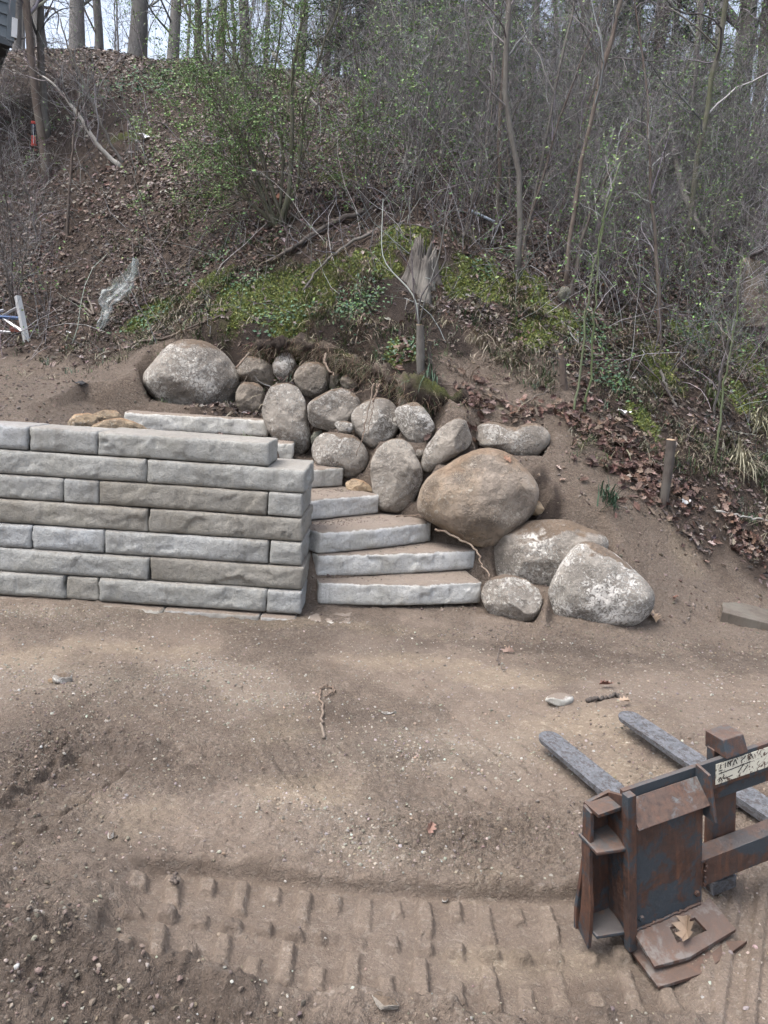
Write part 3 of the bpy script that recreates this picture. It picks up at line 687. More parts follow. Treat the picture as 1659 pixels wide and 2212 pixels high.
# ------------------------------------------------------------------ retaining wall and steps of split-face blocks
def facet(u, w, seed, cells, tilt):
    """broken split-face relief: cells with their own slant, sharp at the seams"""
    r = np.random.default_rng(seed)
    n = max(3, int(cells))
    cu, cw = r.uniform(u.min(), u.max(), n), r.uniform(w.min(), w.max(), n)
    gu, gw, off = r.normal(0, tilt, n), r.normal(0, tilt*0.9, n), r.normal(0, 0.004, n)
    jx = 0.03*vnoise(np.stack([u*18, w*18], -1), seed); jy = 0.03*vnoise(np.stack([u*18+9, w*18], -1), seed+1)
    d = ((u+jx)[:, None]-cu)**2*0.55+((w+jy)[:, None]-cw)**2*2.2
    k = d.argmin(1)
    return (u-cu[k])*gu[k]+(w-cw[k])*gw[k]+off[k]
def block_mesh(name, L, Hh, D, seed, mat, rough=1.0, bulge=0.0, rad=0.008, cell=0.0145, side_rough=0.5, taper=0.0):
    """origin at the front bottom left corner; x along the front, y into the wall, z up"""
    r = np.random.default_rng(seed)
    nx, ny, nz = max(6, int(L/cell)), max(5, int(min(D, 0.5)/0.03)), max(6, int(Hh/0.0155))
    ids = {}; pts = []
    I, J, K = np.meshgrid(np.arange(nx+1), np.arange(ny+1), np.arange(nz+1), indexing='ij')
    surf = (I == 0) | (I == nx) | (J == 0) | (J == ny) | (K == 0) | (K == nz)
    num = -np.ones(I.shape, int); num[surf] = np.arange(surf.sum())
    p = np.stack([I[surf]/nx*L, J[surf]/ny*D, K[surf]/nz*Hh], -1)
    F = []
    for ax, (n0, n1, n2_) in enumerate(((nx, ny, nz), (ny, nx, nz), (nz, nx, ny))):
        for end in (0, n0):
            sl = np.take(num, end, axis=ax)
            q = np.stack([sl[:-1, :-1], sl[1:, :-1], sl[1:, 1:], sl[:-1, 1:]], -1).reshape(-1, 4)
            flip = (end == 0) ^ (ax == 1)
            F.append(q[:, ::-1] if flip else q)
    size = np.array([L, D, Hh])
    rr = rad*(1+0.9*np.clip(fbm(p*9+seed*3.1, 3, seed), -0.7, 1))
    q = np.clip(p, rr[:, None], size-rr[:, None]); dlt = p-q; ln = np.linalg.norm(dlt, axis=1, keepdims=True)
    n = dlt/np.maximum(ln, 1e-9)
    pos = q+n*rr[:, None]
    u, w = p[:, 0], p[:, 2]
    edge = np.minimum(np.minimum(u, L-u)/0.035, np.minimum(w, Hh-w)/0.028); edge = np.clip(edge, 0, 1)
    f = facet(u, w, seed, 5*L/0.5+2, 0.034*rough)+facet(u, w, seed+50, 20*L/0.5+4, 0.034*rough)*0.4
    f = f+0.006*rough*fbm(np.stack([u*5, w*9], -1)+seed, 5, seed+2, 0.65)
    f = f+0.004*np.abs(fbm(np.stack([u*22, w*30], -1)+seed, 3, seed+3))
    front = np.clip(-n[:, 1], 0, 1)
    f = f+0.0014*rough*fbm(np.stack([u*60, w*60], -1)+seed, 2, seed+4)
    pos[:, 1] -= front*(f*(0.3+0.7*edge)+0.008*edge*rough)
    fs = facet(p[:, 1]+7, w, seed+9, 10, 0.06*side_rough)+0.006*fbm(np.stack([p[:, 1]*9, w*12], -1)+seed, 4, seed+5)
    pos[:, 0] += np.sign(n[:, 0])*np.abs(n[:, 0])*fs
    pos[:, 2] += 0.003*n[:, 2]*fbm(p*20+seed, 3, seed+6)+0.004*fbm(np.stack([u*3.0+seed, p[:, 1]*3], -1), 2, seed+8)*(p[:, 2]/Hh)
    if bulge: pos[:, 1] -= bulge*4*(u/L)*(1-u/L)*(1-p[:, 1]/D)
    if taper: pos[:, 2] = Hh-(Hh-pos[:, 2])*(1-taper*u/L)
    return mesh_np(name, pos, F, mat, True)

M_block = block_mat('wall_block_concrete', (0.345, 0.360, 0.372), (0.325, 0.326, 0.308), (0.252, 0.252, 0.238), 0.35)
M_blockb = block_mat('weathered_block_concrete', (0.300, 0.288, 0.258), (0.262, 0.250, 0.222), (0.188, 0.176, 0.152), 0.35)
M_step = block_mat('step_limestone', (0.58, 0.592, 0.60), (0.56, 0.55, 0.515), (0.44, 0.43, 0.39), 0.92)
M_base = block_mat('base_block_concrete', (0.33, 0.335, 0.335), (0.30, 0.29, 0.26), (0.22, 0.20, 0.17), 0.9)

wall = empty('retaining_wall', (-1.5, WALL_Y, 0.0))
tag(wall, 'grey split face block retaining wall holding the terrace left of the steps', 'retaining wall')
COURSES = [  # top course first: joints in the picture (left to right), right end
 ([-330, -60, 63, 212, 582], 7), ([-360, -10, 318, 661], 6), ([-240, 138, 214, 578, 654], 5), ([-330, -20, 320, 655], 4),
 ([-280, 70, 226, 580, 655], 3), ([-330, -5, 323, 656], 2), ([-220, 142, 214, 576, 652], 1)]
DARKB = {(4, 2), (2, 2), (5, 2), (4, 1), (1, 1)}
for joints, k in COURSES:
    z0, z1 = 0.03+RISE*(k-1), 0.03+RISE*k
    yf = WALL_Y+0.016*(k-1)
    X = [atY(j, 1200 - (k-1)*0, yf)[0] if False else None for j in joints]
    # joint position along the face: intersect the sight line at mid course height with the face plane
    X = []
    for j in joints:
        yy = 1300.0
        for _ in range(6):
            P = atY(j, yy, yf); yy += (P[2]-(z0+z1)/2)*FPX/yf
        X.append(P[0])
    for i in range(len(X)-1):
        last = i == len(X)-2
        L = X[i+1]-X[i]-0.007
        D = 0.62 if last and k != 7 else 0.34
        if last and k == 7: D = 0.42
        mt = M_blockb if (k, i) in DARKB else M_block
        o = obj('stone_block', block_mesh('stone_block', L, RISE-0.005, D, 100*k+i*7+3, mt, 1.0 if L > 0.3 else 0.45), wall)
        o.location = (X[i]+0.003+1.5, yf+random.uniform(-0.006, 0.006)-WALL_Y, z0)
for i, (a, c) in enumerate(((-200, 60), (62, 335), (337, 560), (562, 640))):
    P, Q = atZ(a, 1330, 0.03), atZ(c, 1330, 0.03)
    o = obj('base_block', block_mesh('base_block', Q[0]-P[0]-0.006, 0.16, 0.3, 900+i, M_base, 0.7), wall)
    o.location = (P[0]+1.5, -0.050-0.015*(i % 2), -0.142)

stairs = empty('stone_steps', (0.2, 5.3, 0.0))
tag(stairs, 'pale split stone steps curving up left between the wall and the boulders', 'steps')
BOT_R = [1283, 1228, 1170, 1107, 1053, 1000, 947]
for k, (A, C) in enumerate(step_pts):
    d = C-A; L = math.hypot(d[0], d[1]); ang = math.atan2(d[1], d[0])
    ext = 0.0
    if k in (3, 4): ext = 0.10
    if k == 5: ext = 0.35
    ex, ey = math.cos(ang), math.sin(ang)
    zb = A[2]-RISE+0.004
    me = block_mesh('step', L+ext, RISE-0.004, 0.50, 500+k*13, M_step, 0.85 if k < 4 else 0.6, 0.05 if k == 0 else (0.03 if k in (1, 2) else 0.0), 0.009, 0.0145, 0.6)
    o = obj('step', me, stairs, rot=(0, 0, ang))
    o.location = (A[0]-ex*ext-0.2, A[1]-ey*ext-5.3, zb)
P = atZ(665, 1335, 0.02); Q = atZ(760, 1325, 0.02)
o = obj('step', block_mesh('step', Q[0]-P[0], 0.14, 0.30, 590, M_step, 0.8, 0.02), stairs, loc=(P[0]-0.2, P[1]-5.3-0.0, -0.130))

# ------------------------------------------------------------------ boulders
SM = {
 'grey':  stone_mat('boulder_grey', (0.273, 0.245, 0.212), (0.436, 0.395, 0.344), (0.616, 0.588, 0.545), 0.6, dirt_amt=0.45),
 'white': stone_mat('boulder_pale_crust', (0.273, 0.249, 0.218), (0.448, 0.418, 0.373), (0.748, 0.721, 0.680), 0.95, dirt_amt=0.12),
 'brown': stone_mat('boulder_brown', (0.218, 0.187, 0.152), (0.345, 0.300, 0.249), (0.495, 0.456, 0.400), 0.15, dirt_amt=0.5),
 'tan':   stone_mat('boulder_tan', (0.285, 0.237, 0.193), (0.406, 0.343, 0.281), (0.550, 0.488, 0.410), 0.32, dirt=(0.206, 0.144, 0.095), dirt_amt=0.5, tint=(0.303, 0.229, 0.158)),
 'crust': stone_mat('boulder_dark_crusted', (0.261, 0.233, 0.201), (0.418, 0.378, 0.329), (0.660, 0.631, 0.580), 0.85, dirt_amt=0.35),
 'flat':  stone_mat('boulder_flat_grey', (0.285, 0.254, 0.216), (0.406, 0.366, 0.315), (0.550, 0.519, 0.475), 0.5, dirt_amt=0.25),
 'green': stone_mat('stone_greenish', (0.194, 0.200, 0.158), (0.303, 0.309, 0.247), (0.440, 0.424, 0.380), 0.1, dirt_amt=0.2),
 'sand':  stone_mat('stone_sandy', (0.363, 0.269, 0.173), (0.473, 0.371, 0.255), (0.550, 0.477, 0.380), 0.2, dirt=(0.290, 0.184, 0.105), dirt_amt=0.3),
}
def smooth_loop(r, n):
    for _ in range(n): r = (np.roll(r, 1)+2*r+np.roll(r, -1))/4
    return r
def boulder(name, pts, Y, mat, seed, label, depth=0.8, e=0.85, rough=1.0, cat='boulder', group=None, conv=None, nt=84, nr=48, grow=1.0):
    pts = np.array(pts, float)
    c = (pts.max(0)+pts.min(0))/2
    C = atY(c[0], c[1], Y); dist = float((C-np.array([0, 0, EYE]))@_fw)
    q = (pts-c)*np.array([1, -1])*dist/FPX*grow
    dense = []
    for a, b_ in zip(q, np.roll(q, -1, 0)):
        for f in np.linspace(0, 1, 12, endpoint=False): dense.append(a*(1-f)+b_*f)
    dense = np.array(dense); th = np.arctan2(dense[:, 1], dense[:, 0]); rad = np.hypot(dense[:, 0], dense[:, 1])
    o_ = np.argsort(th); th, rad = th[o_], rad[o_]
    T = np.linspace(-np.pi, np.pi, nt, endpoint=False)
    R = np.interp(T, np.concatenate([th-2*np.pi, th, th+2*np.pi]), np.concatenate([rad]*3))
    R = smooth_loop(R, 2)
    size = float(np.mean(R))
    d = depth*min(np.ptp(q[:, 0]), np.ptp(q[:, 1]))/2*1.05
    vd = (C-np.array([0, 0, EYE])); vd = vd/np.linalg.norm(vd)
    rt = np.cross(vd, np.array([0, 0, 1.0])); rt = _rt2-vd*(_rt2@vd); rt /= np.linalg.norm(rt); up = np.cross(rt, vd)
    ph = np.linspace(0, np.pi, nr)[1:-1]
    lat = np.sin(ph)**e; dep = np.sign(np.cos(ph))*np.abs(np.cos(ph))**e
    V = (R[None, :, None]*lat[:, None, None])*(np.cos(T)[None, :, None]*rt+np.sin(T)[None, :, None]*up) - d*dep[:, None, None]*vd
    # flat broken planes: cut the rounded form back with a few random planes
    r = np.random.default_rng(seed)
    Vf = V.reshape(-1, 3)
    Vf = np.concatenate([Vf, [-d*vd], [d*vd]])
    out = Vf/np.maximum(np.linalg.norm(Vf, axis=1, keepdims=True), 1e-9)
    for _ in range(11):
        pn = r.normal(size=3); pn /= np.linalg.norm(pn); pn = pn if pn@vd < 0 else -pn
        if abs(pn@vd) < 0.62: continue
        lim = np.max(Vf@pn)*(r.uniform(0.88, 0.97) if 'triangular boulder flecked' in label or 'biggest tan' in label or 'behind the top step' in label else r.uniform(0.74, 0.93)); over = Vf@pn-lim
        Vf = Vf-np.maximum(over, 0)[:, None]*pn*0.88
    nz = 0.07*size*fbm(Vf/size*1.3+seed*5.7, 3, seed)+0.030*size*fbm(Vf/size*4.5+seed, 5, seed+1, 0.6)+0.007*fbm(Vf*24+seed, 3, seed+2)
    rim = np.abs(Vf@vd)/max(d, 1e-6)
    Vf = Vf+out*(nz*rough*(0.45+0.55*np.clip(rim*1.5, 0, 1)))[:, None]
    n = (nr-2)*nt; idx = np.arange(n).reshape(nr-2, nt)
    a, b_ = idx[:-1], idx[1:]
    F = [np.stack([a, b_, np.roll(b_, -1, 1), np.roll(a, -1, 1)], -1).reshape(-1, 4)]
    F.append(np.stack([np.full(nt, n), idx[0], np.roll(idx[0], -1)], -1)); F.append(np.stack([np.full(nt, n+1), np.roll(idx[-1], -1), idx[-1]], -1))
    o = obj(name, mesh_np(name, Vf, F, SM[mat], True), loc=C)
    tag(o, label, cat, group)
    return o
for i, (pts, Y, mt, lab, dep, e) in enumerate(BO):
    boulder('boulder' if len(pts) > 9 else 'stone', pts, Y, mt, 40+i, lab, dep, e, group=G, cat='boulder' if len(pts) > 9 else 'stone', grow=1.02)
for i, (pts, Y, mt, lab) in enumerate(TANS):
    boulder('stone', pts, Y, mt, 80+i, lab, .8, .85, cat='stone', group='stones behind the wall top')
# ------------------------------------------------------------------ scatter helpers
def zf_w(x, y):
    """ground height on the built sheet"""
    i = np.clip(np.searchsorted(xs, x)-1, 0, nxv-2); j = np.clip(np.searchsorted(ys, y)-1, 0, nyv-2)
    fx = np.clip((x-xs[i])/(xs[i+1]-xs[i]), 0, 1); fy = np.clip((y-ys[j])/(ys[j+1]-ys[j]), 0, 1)
    return (TZ[j, i]*(1-fx)+TZ[j, i+1]*fx)*(1-fy)+(TZ[j+1, i]*(1-fx)+TZ[j+1, i+1]*fx)*fy
def zf(x, y):
    x = np.asarray(x, float); y = np.asarray(y, float); z = zf_w(x, y)
    k = (x > PX0+.03) & (x < PX1-.03) & (y > PY0+.03) & (y < PY1-.03)
    if np.any(k):
        i = np.clip(((x-PX0)/.0064), 0, FX.shape[1]-2).astype(int); j = np.clip(((y-PY0)/.0064), 0, FX.shape[0]-2).astype(int); z = np.where(k, FZ[j, i], z)
    return z
def frames(n, yaw):
    """rows: two tangents and the normal"""
    t = np.stack([np.cos(yaw), np.sin(yaw), np.zeros_like(yaw)], -1)
    t = t-n*np.sum(t*n, -1, keepdims=True); t /= np.linalg.norm(t, axis=-1, keepdims=True)
    return t, np.cross(n, t)
def stamp(T, F, pos, n, yaw, size, tone, sz=None):
    """copies of template T (k,3) with faces F (m,c) at pos; returns V, F, C"""
    t, b_ = frames(n, yaw); size = np.asarray(size)
    if size.ndim == 1: size = np.repeat(size[:, None], 3, 1)
    V = pos[:, None, :]+(T[None, :, 0, None]*size[:, None, 0:1])*t[:, None, :]+(T[None, :, 1, None]*size[:, None, 1:2])*b_[:, None, :]+(T[None, :, 2, None]*size[:, None, 2:3])*n[:, None, :]
    k = len(T); N = len(pos)
    FF = (F[None]+(np.arange(N)*k)[:, None, None]).reshape(-1, F.shape[1])
    C = np.repeat(tone[:, None, :], k, 1).reshape(-1, 3)
    return V.reshape(-1, 3), FF, C
def tones(n, pal, wts, jit=0.22, r=rng):
    pal = np.array(pal); i = r.choice(len(pal), n, p=np.array(wts)/sum(wts))
    return np.clip(pal[i]*(1+r.normal(0, jit, (n, 1)))*(1+r.normal(0, 0.05, (n, 3))), 0.004, 0.9)
def pick(n, x0, x1, y0, y1, dens, r=rng):
    """n points in the plan rectangle accepted with probability dens(x, y)"""
    X, Y = [], []; got = 0
    for _ in range(60):
        x = r.uniform(x0, x1, n*2); y = r.uniform(y0, y1, n*2); k = r.uniform(size=n*2) < dens(x, y)
        X.append(x[k]); Y.append(y[k]); got += k.sum()
        if got >= n: break
    return np.concatenate(X)[:n], np.concatenate(Y)[:n]
def inview(x, y, m=0.25):
    """plan wedge that the yard looks into, with a margin for a step aside"""
    return (np.abs(x) < 0.56*y+m+0.6)
def tilt(n, amt, r=rng):
    n = n+r.normal(0, amt, n.shape); return n/np.linalg.norm(n, axis=-1, keepdims=True)

# leaf shapes: lobed dead leaf (fan round its midrib) and a simple folded one
_h = [(-.50, 0), (-.36, .07), (-.27, .21), (-.16, .12), (-.02, .31), (.07, .14), (.20, .25), (.28, .09), (.50, .0)]
def _leaf(h):
    q = h+[(x_, -y_) for x_, y_ in h[-2:0:-1]]; q = np.array(q); z_ = .16*np.abs(q[:, 1])/.3+.10*(q[:, 0]**2)*2-.05*np.sin(q[:, 0]*7)
    V = np.concatenate([np.column_stack([q, z_]), [[0, 0, 0]]]); n_ = len(q); return V, np.array([[n_, i, (i+1) % n_] for i in range(n_)])
LOB, LOBF = _leaf(_h)
LOB8, LOB8F = _leaf([_h[0], _h[2], _h[3], _h[4], _h[5], _h[8]])
SIM = np.array([[-.5, 0, 0.06], [0, -.26, .12], [.5, 0, .04], [0, .26, .14]]); SIMF = np.array([[0, 1, 2], [0, 2, 3]])
LEAF_PAL = [(0.150, 0.116, 0.100), (0.255, 0.220, 0.200), (0.080, 0.048, 0.039), (0.045, 0.034, 0.030), (0.125, 0.078, 0.060)]
M_leaf = tone_mat('dead_leaf', 0.75)
M_green = tone_mat('green_leaf', 0.6, detail=0)
M_twig = tone_mat('twig_bark', 0.85, detail=0)
M_peb = tone_mat('pebble', 0.85, bump=0.4, detail=140)

# ---- dead leaves over the wooded slope
def d_leaf(x, y):
    m = zone_litter(x, y)*(1-0.75*zone_moss(x, y))*(1-0.7*zone_dark(x, y))
    g_ = 0.35+0.65*sstep(n2(x, y, 1.3, 3, 91), -0.25, 0.2)
    mid = 1-0.55*blob(x, y, (-0.9, 8.6), 1.5, 0.9)      # the grassy nose above the stones has fewer
    return np.clip(m*g_*mid, 0, 1)*inview(x, y)
L = Geo()
x, y = pick(30000, -7, 7.5, 6.0, 11.5, d_leaf)
pos = np.stack([x, y, zf(x, y)+rng.uniform(0.0, 0.03, len(x))], -1)
L.add(*stamp(LOB8, LOB8F, pos, tilt(zn(x, y), 0.38), rng.uniform(0, 6.28, len(x)), rng.uniform(0.035, 0.085, len(x)), tones(len(x), LEAF_PAL, [4, 2.2, 2.2, 4.2, 1.2])))
x, y = pick(44000, -12, 13, 11.3, 20, d_leaf)
pos = np.stack([x, y, zf(x, y)+rng.uniform(0.0, 0.04, len(x))], -1)
L.add(*stamp(SIM, SIMF, pos, tilt(zn(x, y), 0.4), rng.uniform(0, 6.28, len(x)), rng.uniform(0.045, 0.095, len(x)), tones(len(x), LEAF_PAL, [4, 4, 1.5, 2.5, 1.2])))
o = obj('leaf_litter', L.mesh('leaf_litter', M_leaf, False)); tag(o, 'brown and grey dead leaves lying over the wooded slope', 'leaf litter', kind='stuff')
# ---- drifts of fresh red brown leaves
L = Geo()
DR = [(1290,950,60,40,420),(1340,1000,70,35,420),(1250,900,40,30,160),(1400,1030,50,25,200),(1560,1130,100,30,420),(1500,1080,60,25,160),(1640,1170,60,25,220),(985,850,60,25,260),(1010,885,40,15,120),(1120,905,60,14,120),(885,770,18,22,60),(590,440,14,25,40),(60,560,70,60,260),(150,480,80,60,260),(60,430,60,40,160),(1180,520,60,15,160),(700,450,80,30,140),(540,520,70,30,160),(880,770,15,20,40)]
for px, py, w, h_, n in DR:
    n = int(n*.7)
    c = hit(px, py); k = c[1]/FPX
    x = rng.normal(c[0], w*k*0.75, n); y = rng.normal(c[1], h_*k*1.3, n); kk = n2(x, y, 4, 3, 99) > -.12; x, y = x[kk], y[kk]; n = len(x)
    pos = np.stack([x, y, zf(x, y)+rng.uniform(0.005, 0.07, n)], -1)
    L.add(*stamp(LOB, LOBF, pos, tilt(zn(x, y), 0.5), rng.uniform(0, 6.28, n), rng.uniform(0.05, 0.11, n), tones(n, [(0.120, 0.068, 0.050), (0.17, 0.118, 0.096), (0.068, 0.036, 0.030), (0.25, 0.195, 0.165)], [4, 3, 3.5, 1.2])))
o = obj('leaf_drift', L.mesh('leaf_drift', M_leaf, False)); tag(o, 'drifts of red brown leaves banked on the slope', 'leaf litter', kind='stuff')

# ---- moss cushions
x, y = pick(18000, -6, 6.5, 6.6, 12.5, lambda x, y: zone_moss(x, y)*inview(x, y))
TUFT = np.array([[-.5, -.3, 0], [.5, -.3, 0], [0, .6, 0], [0.1, 0, 1.0]]); TUFTF = np.array([[0, 1, 3], [1, 2, 3], [2, 0, 3]])
pos = np.stack([x, y, zf(x, y)-0.003], -1)
Gm = Geo(); Gm.add(*stamp(TUFT, TUFTF, pos, tilt(zn(x, y), 0.35), rng.uniform(0, 6.28, len(x)), np.stack([rng.uniform(.012, .035, len(x))]*2+[rng.uniform(.008, .03, len(x))], -1), tones(len(x), [(0.108, 0.130, 0.028), (0.058, 0.080, 0.021), (0.155, 0.172, 0.040)], [3, 2.6, 1.3])))
o = obj('moss', Gm.mesh('moss', M_green, False)); tag(o, 'yellow green moss cushions on the bank', 'moss', kind='stuff')

# ---- grass: tufts of arching blades
def blades(cx, cy, n, hgt, spread, tone, droop=0.6, r=rng, width=0.0028, base_r=0.03, nrm=None):
    """n blades per centre; returns V, F, C"""
    N = len(cx)*n; bx = np.repeat(cx, n)+r.normal(0, base_r, N); by = np.repeat(cy, n)+r.normal(0, base_r, N); bz = zf(bx, by)-0.005
    az = r.uniform(0, 2*np.pi, N); hh = np.repeat(hgt, n)*r.uniform(0.5, 1.15, N); sp = hh*spread*r.uniform(0.3, 1.2, N); dr = droop*hh*r.uniform(0.2, 1.2, N)
    d = np.stack([np.cos(az), np.sin(az)], -1)
    sl = zn(bx, by)[:, :2]*0.8; d = d+sl
    P = []
    for f in (0.0, 0.45, 0.8, 1.0):
        P.append(np.stack([bx+d[:, 0]*sp*f**1.4, by+d[:, 1]*sp*f**1.4, bz+hh*f-dr*f**2.6], -1))
    P = np.stack(P, 1); wd = np.stack([-d[:, 1], d[:, 0], np.zeros(N)], -1); wd /= np.linalg.norm(wd, axis=1, keepdims=True)
    W = (width*np.array([1, 1, .7])[None, :, None]*r.uniform(.6, 1.4, (N, 1, 1)))*wd[:, None, :]
    V = np.concatenate([P[:, :3]-W, P[:, :3]+W, P[:, 3:]], 1)
    k = np.arange(N)*7
    F4 = np.concatenate([np.stack([k, k+3, k+4, k+1], -1), np.stack([k+1, k+4, k+5, k+2], -1)]); F3 = np.stack([k+2, k+5, k+6], -1)
    C = np.repeat(np.repeat(tone, n, 0)*(1+r.normal(0, .18, (N, 1))), 7, 0)
    return V.reshape(-1, 3), [F4, F3], np.clip(C, .005, .9)
GREEN = [(0.055, 0.088, 0.034), (0.045, 0.085, 0.050), (0.085, 0.110, 0.040)]; STRAW = [(0.23, 0.20, 0.15), (0.165, 0.138, 0.10)]
GRASS_PX = [(1180,800,60,40,.9),(1290,980,50,40,.8),(1420,960,60,40,1.0),(1120,760,60,40,.8),(1560,1060,80,30,.9),(600,728,70,22,1.0),(760,735,80,26,1.0),(850,775,60,20,1.0),(690,690,80,30,1.0),(930,700,60,40,.8),(480,600,220,90,1.0),(640,650,160,70,1.2),(760,600,80,80,.8),(1000,700,80,60,.6),(1150,680,60,100,1.0),(1260,720,60,90,1.0),(1400,820,110,90,1.2),(1600,850,130,130,1.8),(1450,900,90,60,1.3),(1500,760,110,70,1.2),(1560,950,90,60,1.2),(300,700,120,40,.8),(620,780,0,0,0),(1330,870,60,40,.7),(420,450,110,70,.5),(1060,560,40,40,.5),(880,780,60,30,.7),(1000,520,60,40,.3),(500,330,100,60,.3)]
GW = []
for px, py, w, h_, a in GRASS_PX:
    if a: c = hit(px, py); k = c[1]/FPX; GW.append((c[0], c[1], w*k, 1.5*h_*k, a))
def d_grass(x, y):
    r = np.zeros(np.shape(x))
    for cx, cy, rx, ry, a in GW: r = np.maximum(r, a*blob(x, y, (cx, cy), rx, ry))
    return np.clip(r, 0, 1)*sstep(n2(x, y, 3.0, 3, 93), -0.25, 0.25)*(1-.7*zone_moss(x, y))*sstep(y, 6.2, 6.6)
x, y = pick(1500, -5, 6.5, 6.3, 13, d_grass)
gt = Geo(); n = len(x)
gt.add(*blades(x, y, 9, rng.uniform(.05, .14, n), .9, tones(n, GREEN, [3, 2, 2], .25), .7))
x, y = pick(1000, -5, 6.5, 6.3, 13, d_grass); n = len(x)
gt.add(*blades(x, y, 11, rng.uniform(.08, .20, n), 1.5, tones(n, STRAW, [2, 1.5], .25), 1.25))
o = obj('grass', gt.mesh('grass', M_green, False)); tag(o, 'thin green and straw coloured grass on the bank', 'grass', kind='stuff')
TU = [(1315,1085,.16,70,GREEN[1],'bright green grass tuft hanging over the dirt below the leaf drift',.55),(1040,750,.22,50,STRAW[0],'straw coloured grass tuft drooping down the bare bank',1.3),(920,830,.26,34,GREEN[1],'dark green grass clump at the foot of the cut trunk',1.2),
      (795,592,.16,40,STRAW[0],'pale dead grass tuft on the mossy knoll left of the stump',1.2),(1600,1010,.34,90,(.33,.31,.22),'long pale drooping grass clump at the right edge of the slope',1.4),(1540,870,.28,60,GREEN[2],'green and straw grass clump high on the right slope',1.2),(430,722,.12,30,GREEN[0],'small green grass tuft left of the plastic sheet',.6),(1640,930,.36,80,(.30,.29,.19),'tall faded grass clump above the drooping clump on the right',1.3)]
for px, py, hgt, n, tn, lab, dr in TU:
    c = hit(px, py); V, F, C = blades(np.array([c[0]]), np.array([c[1]]), n, np.array([hgt]), .75, np.array([tn]), dr, width=.0045, base_r=.04)
    base = np.array([c[0], c[1], float(zf(c[0], c[1]))])
    gg = Geo(); gg.add(V-base, F, C); tag(obj('grass_tuft', gg.mesh('grass_tuft', M_green, False), loc=base), lab, 'grass tuft', 'single grass tufts on the bank')

# ---- low leafy ground cover
def cover(px, py, w, h_, n, hg):
    c = hit(px, py); k = c[1]/FPX
    x = rng.normal(c[0], w*k*.5, n); y = rng.normal(c[1], h_*k*.8, n)
    return x, y, zf(x, y)+rng.uniform(.01, hg, n)
gc = Geo()
for px, py, w, h_, n, hg in [(785,665,45,40,420,.12),(740,680,25,20,120,.08),(520,620,60,20,160,.06),(1040,590,30,15,80,.06),(1560,720,90,60,500,.12),(1490,740,50,40,240,.1),(1290,740,50,60,320,.12),(880,760,50,20,160,.06),(1320,830,50,30,200,.1),(600,690,80,30,260,.05),(330,690,60,25,200,.05),(1100,560,40,15,90,.06),(460,560,80,40,200,.06),(330,190,160,40,700,.25),(480,170,120,40,500,.25)]:
    x, y, z = cover(px, py, w, h_, n, hg); m_ = len(x)
    gc.add(*stamp(SIM, SIMF, np.stack([x, y, z], -1), tilt(zn(x, y), .55), rng.uniform(0, 6.28, m_), rng.uniform(.02, .05, m_)*np.clip(y/8, 1, 1.8), tones(m_, [(.045, .10, .055), (.075, .14, .06), (.10, .155, .045)], [3, 2, 1.3])))
o = obj('ground_cover', gc.mesh('ground_cover', M_green, False)); tag(o, 'small glossy green leaves creeping over the bank', 'ground cover', kind='stuff')

# ---- gravel, pebbles and clods in the yard
ICO_V, ICO_F = None, None
def ico():
    t = (1+5**.5)/2; V = np.array([(-1,t,0),(1,t,0),(-1,-t,0),(1,-t,0),(0,-1,t),(0,1,t),(0,-1,-t),(0,1,-t),(t,0,-1),(t,0,1),(-t,0,-1),(-t,0,1)], float); V /= np.linalg.norm(V[0])
    F = np.array([(0,11,5),(0,5,1),(0,1,7),(0,7,10),(0,10,11),(1,5,9),(5,11,4),(11,10,2),(10,7,6),(7,1,8),(3,9,4),(3,4,2),(3,2,6),(3,6,8),(3,8,9),(4,9,5),(2,4,11),(6,2,10),(8,6,7),(9,8,1)])
    return V, F
ICO_V, ICO_F = ico()
def pebbles(x, y, smin, smax, pal, wts, sink=0.25, flat=0.65, smooth=False):
    gp = Geo(); n = len(x); s = smin*(smax/smin)**(rng.uniform(0, 1, n)**1.8)
    for v in range(8):
        k = np.arange(n) % 8 == v
        if not k.any(): continue
        T = ICO_V*(1+rng.normal(0, .20, (12, 1)))*np.array([1, .75, flat])
        pos = np.stack([x[k], y[k], zf(x[k], y[k])+s[k]*flat*(1-2*sink)*.5], -1)
        gp.add(*stamp(T, ICO_F, pos, tilt(zn(x[k], y[k], .05), .3), rng.uniform(0, 6.28, k.sum()), s[k], tones(int(k.sum()), pal, wts, .15)))
    return gp
YARD = lambda x, y: (1-.92*track_uv(x, y)[3])*((y < np.where(x < -0.45, 4.85, 5.15+0.2*(x > .9))) & (np.abs(x) < 0.54*y+0.35)).astype(float)
GPAL = [(0.25, 0.23, 0.20), (0.32, 0.29, 0.25), (0.20, 0.172, 0.14), (0.25, 0.20, 0.15), (0.38, 0.37, 0.34)]
x, y = pick(9500, -3.0, 3.0, 1.5, 5.0, lambda x, y: YARD(x, y)*np.clip(zone_grav(x, y)*(.25+.9*sstep(n2(x, y, 5, 4, 97), -.2, .35))+0.10, 0, 1))
o = obj('gravel', pebbles(x, y, .003, .0095, GPAL, [3, 2, 3, 2.2, .35]).mesh('gravel', M_peb, False)); tag(o, 'fine grey gravel spread over the dirt yard', 'gravel', kind='stuff')
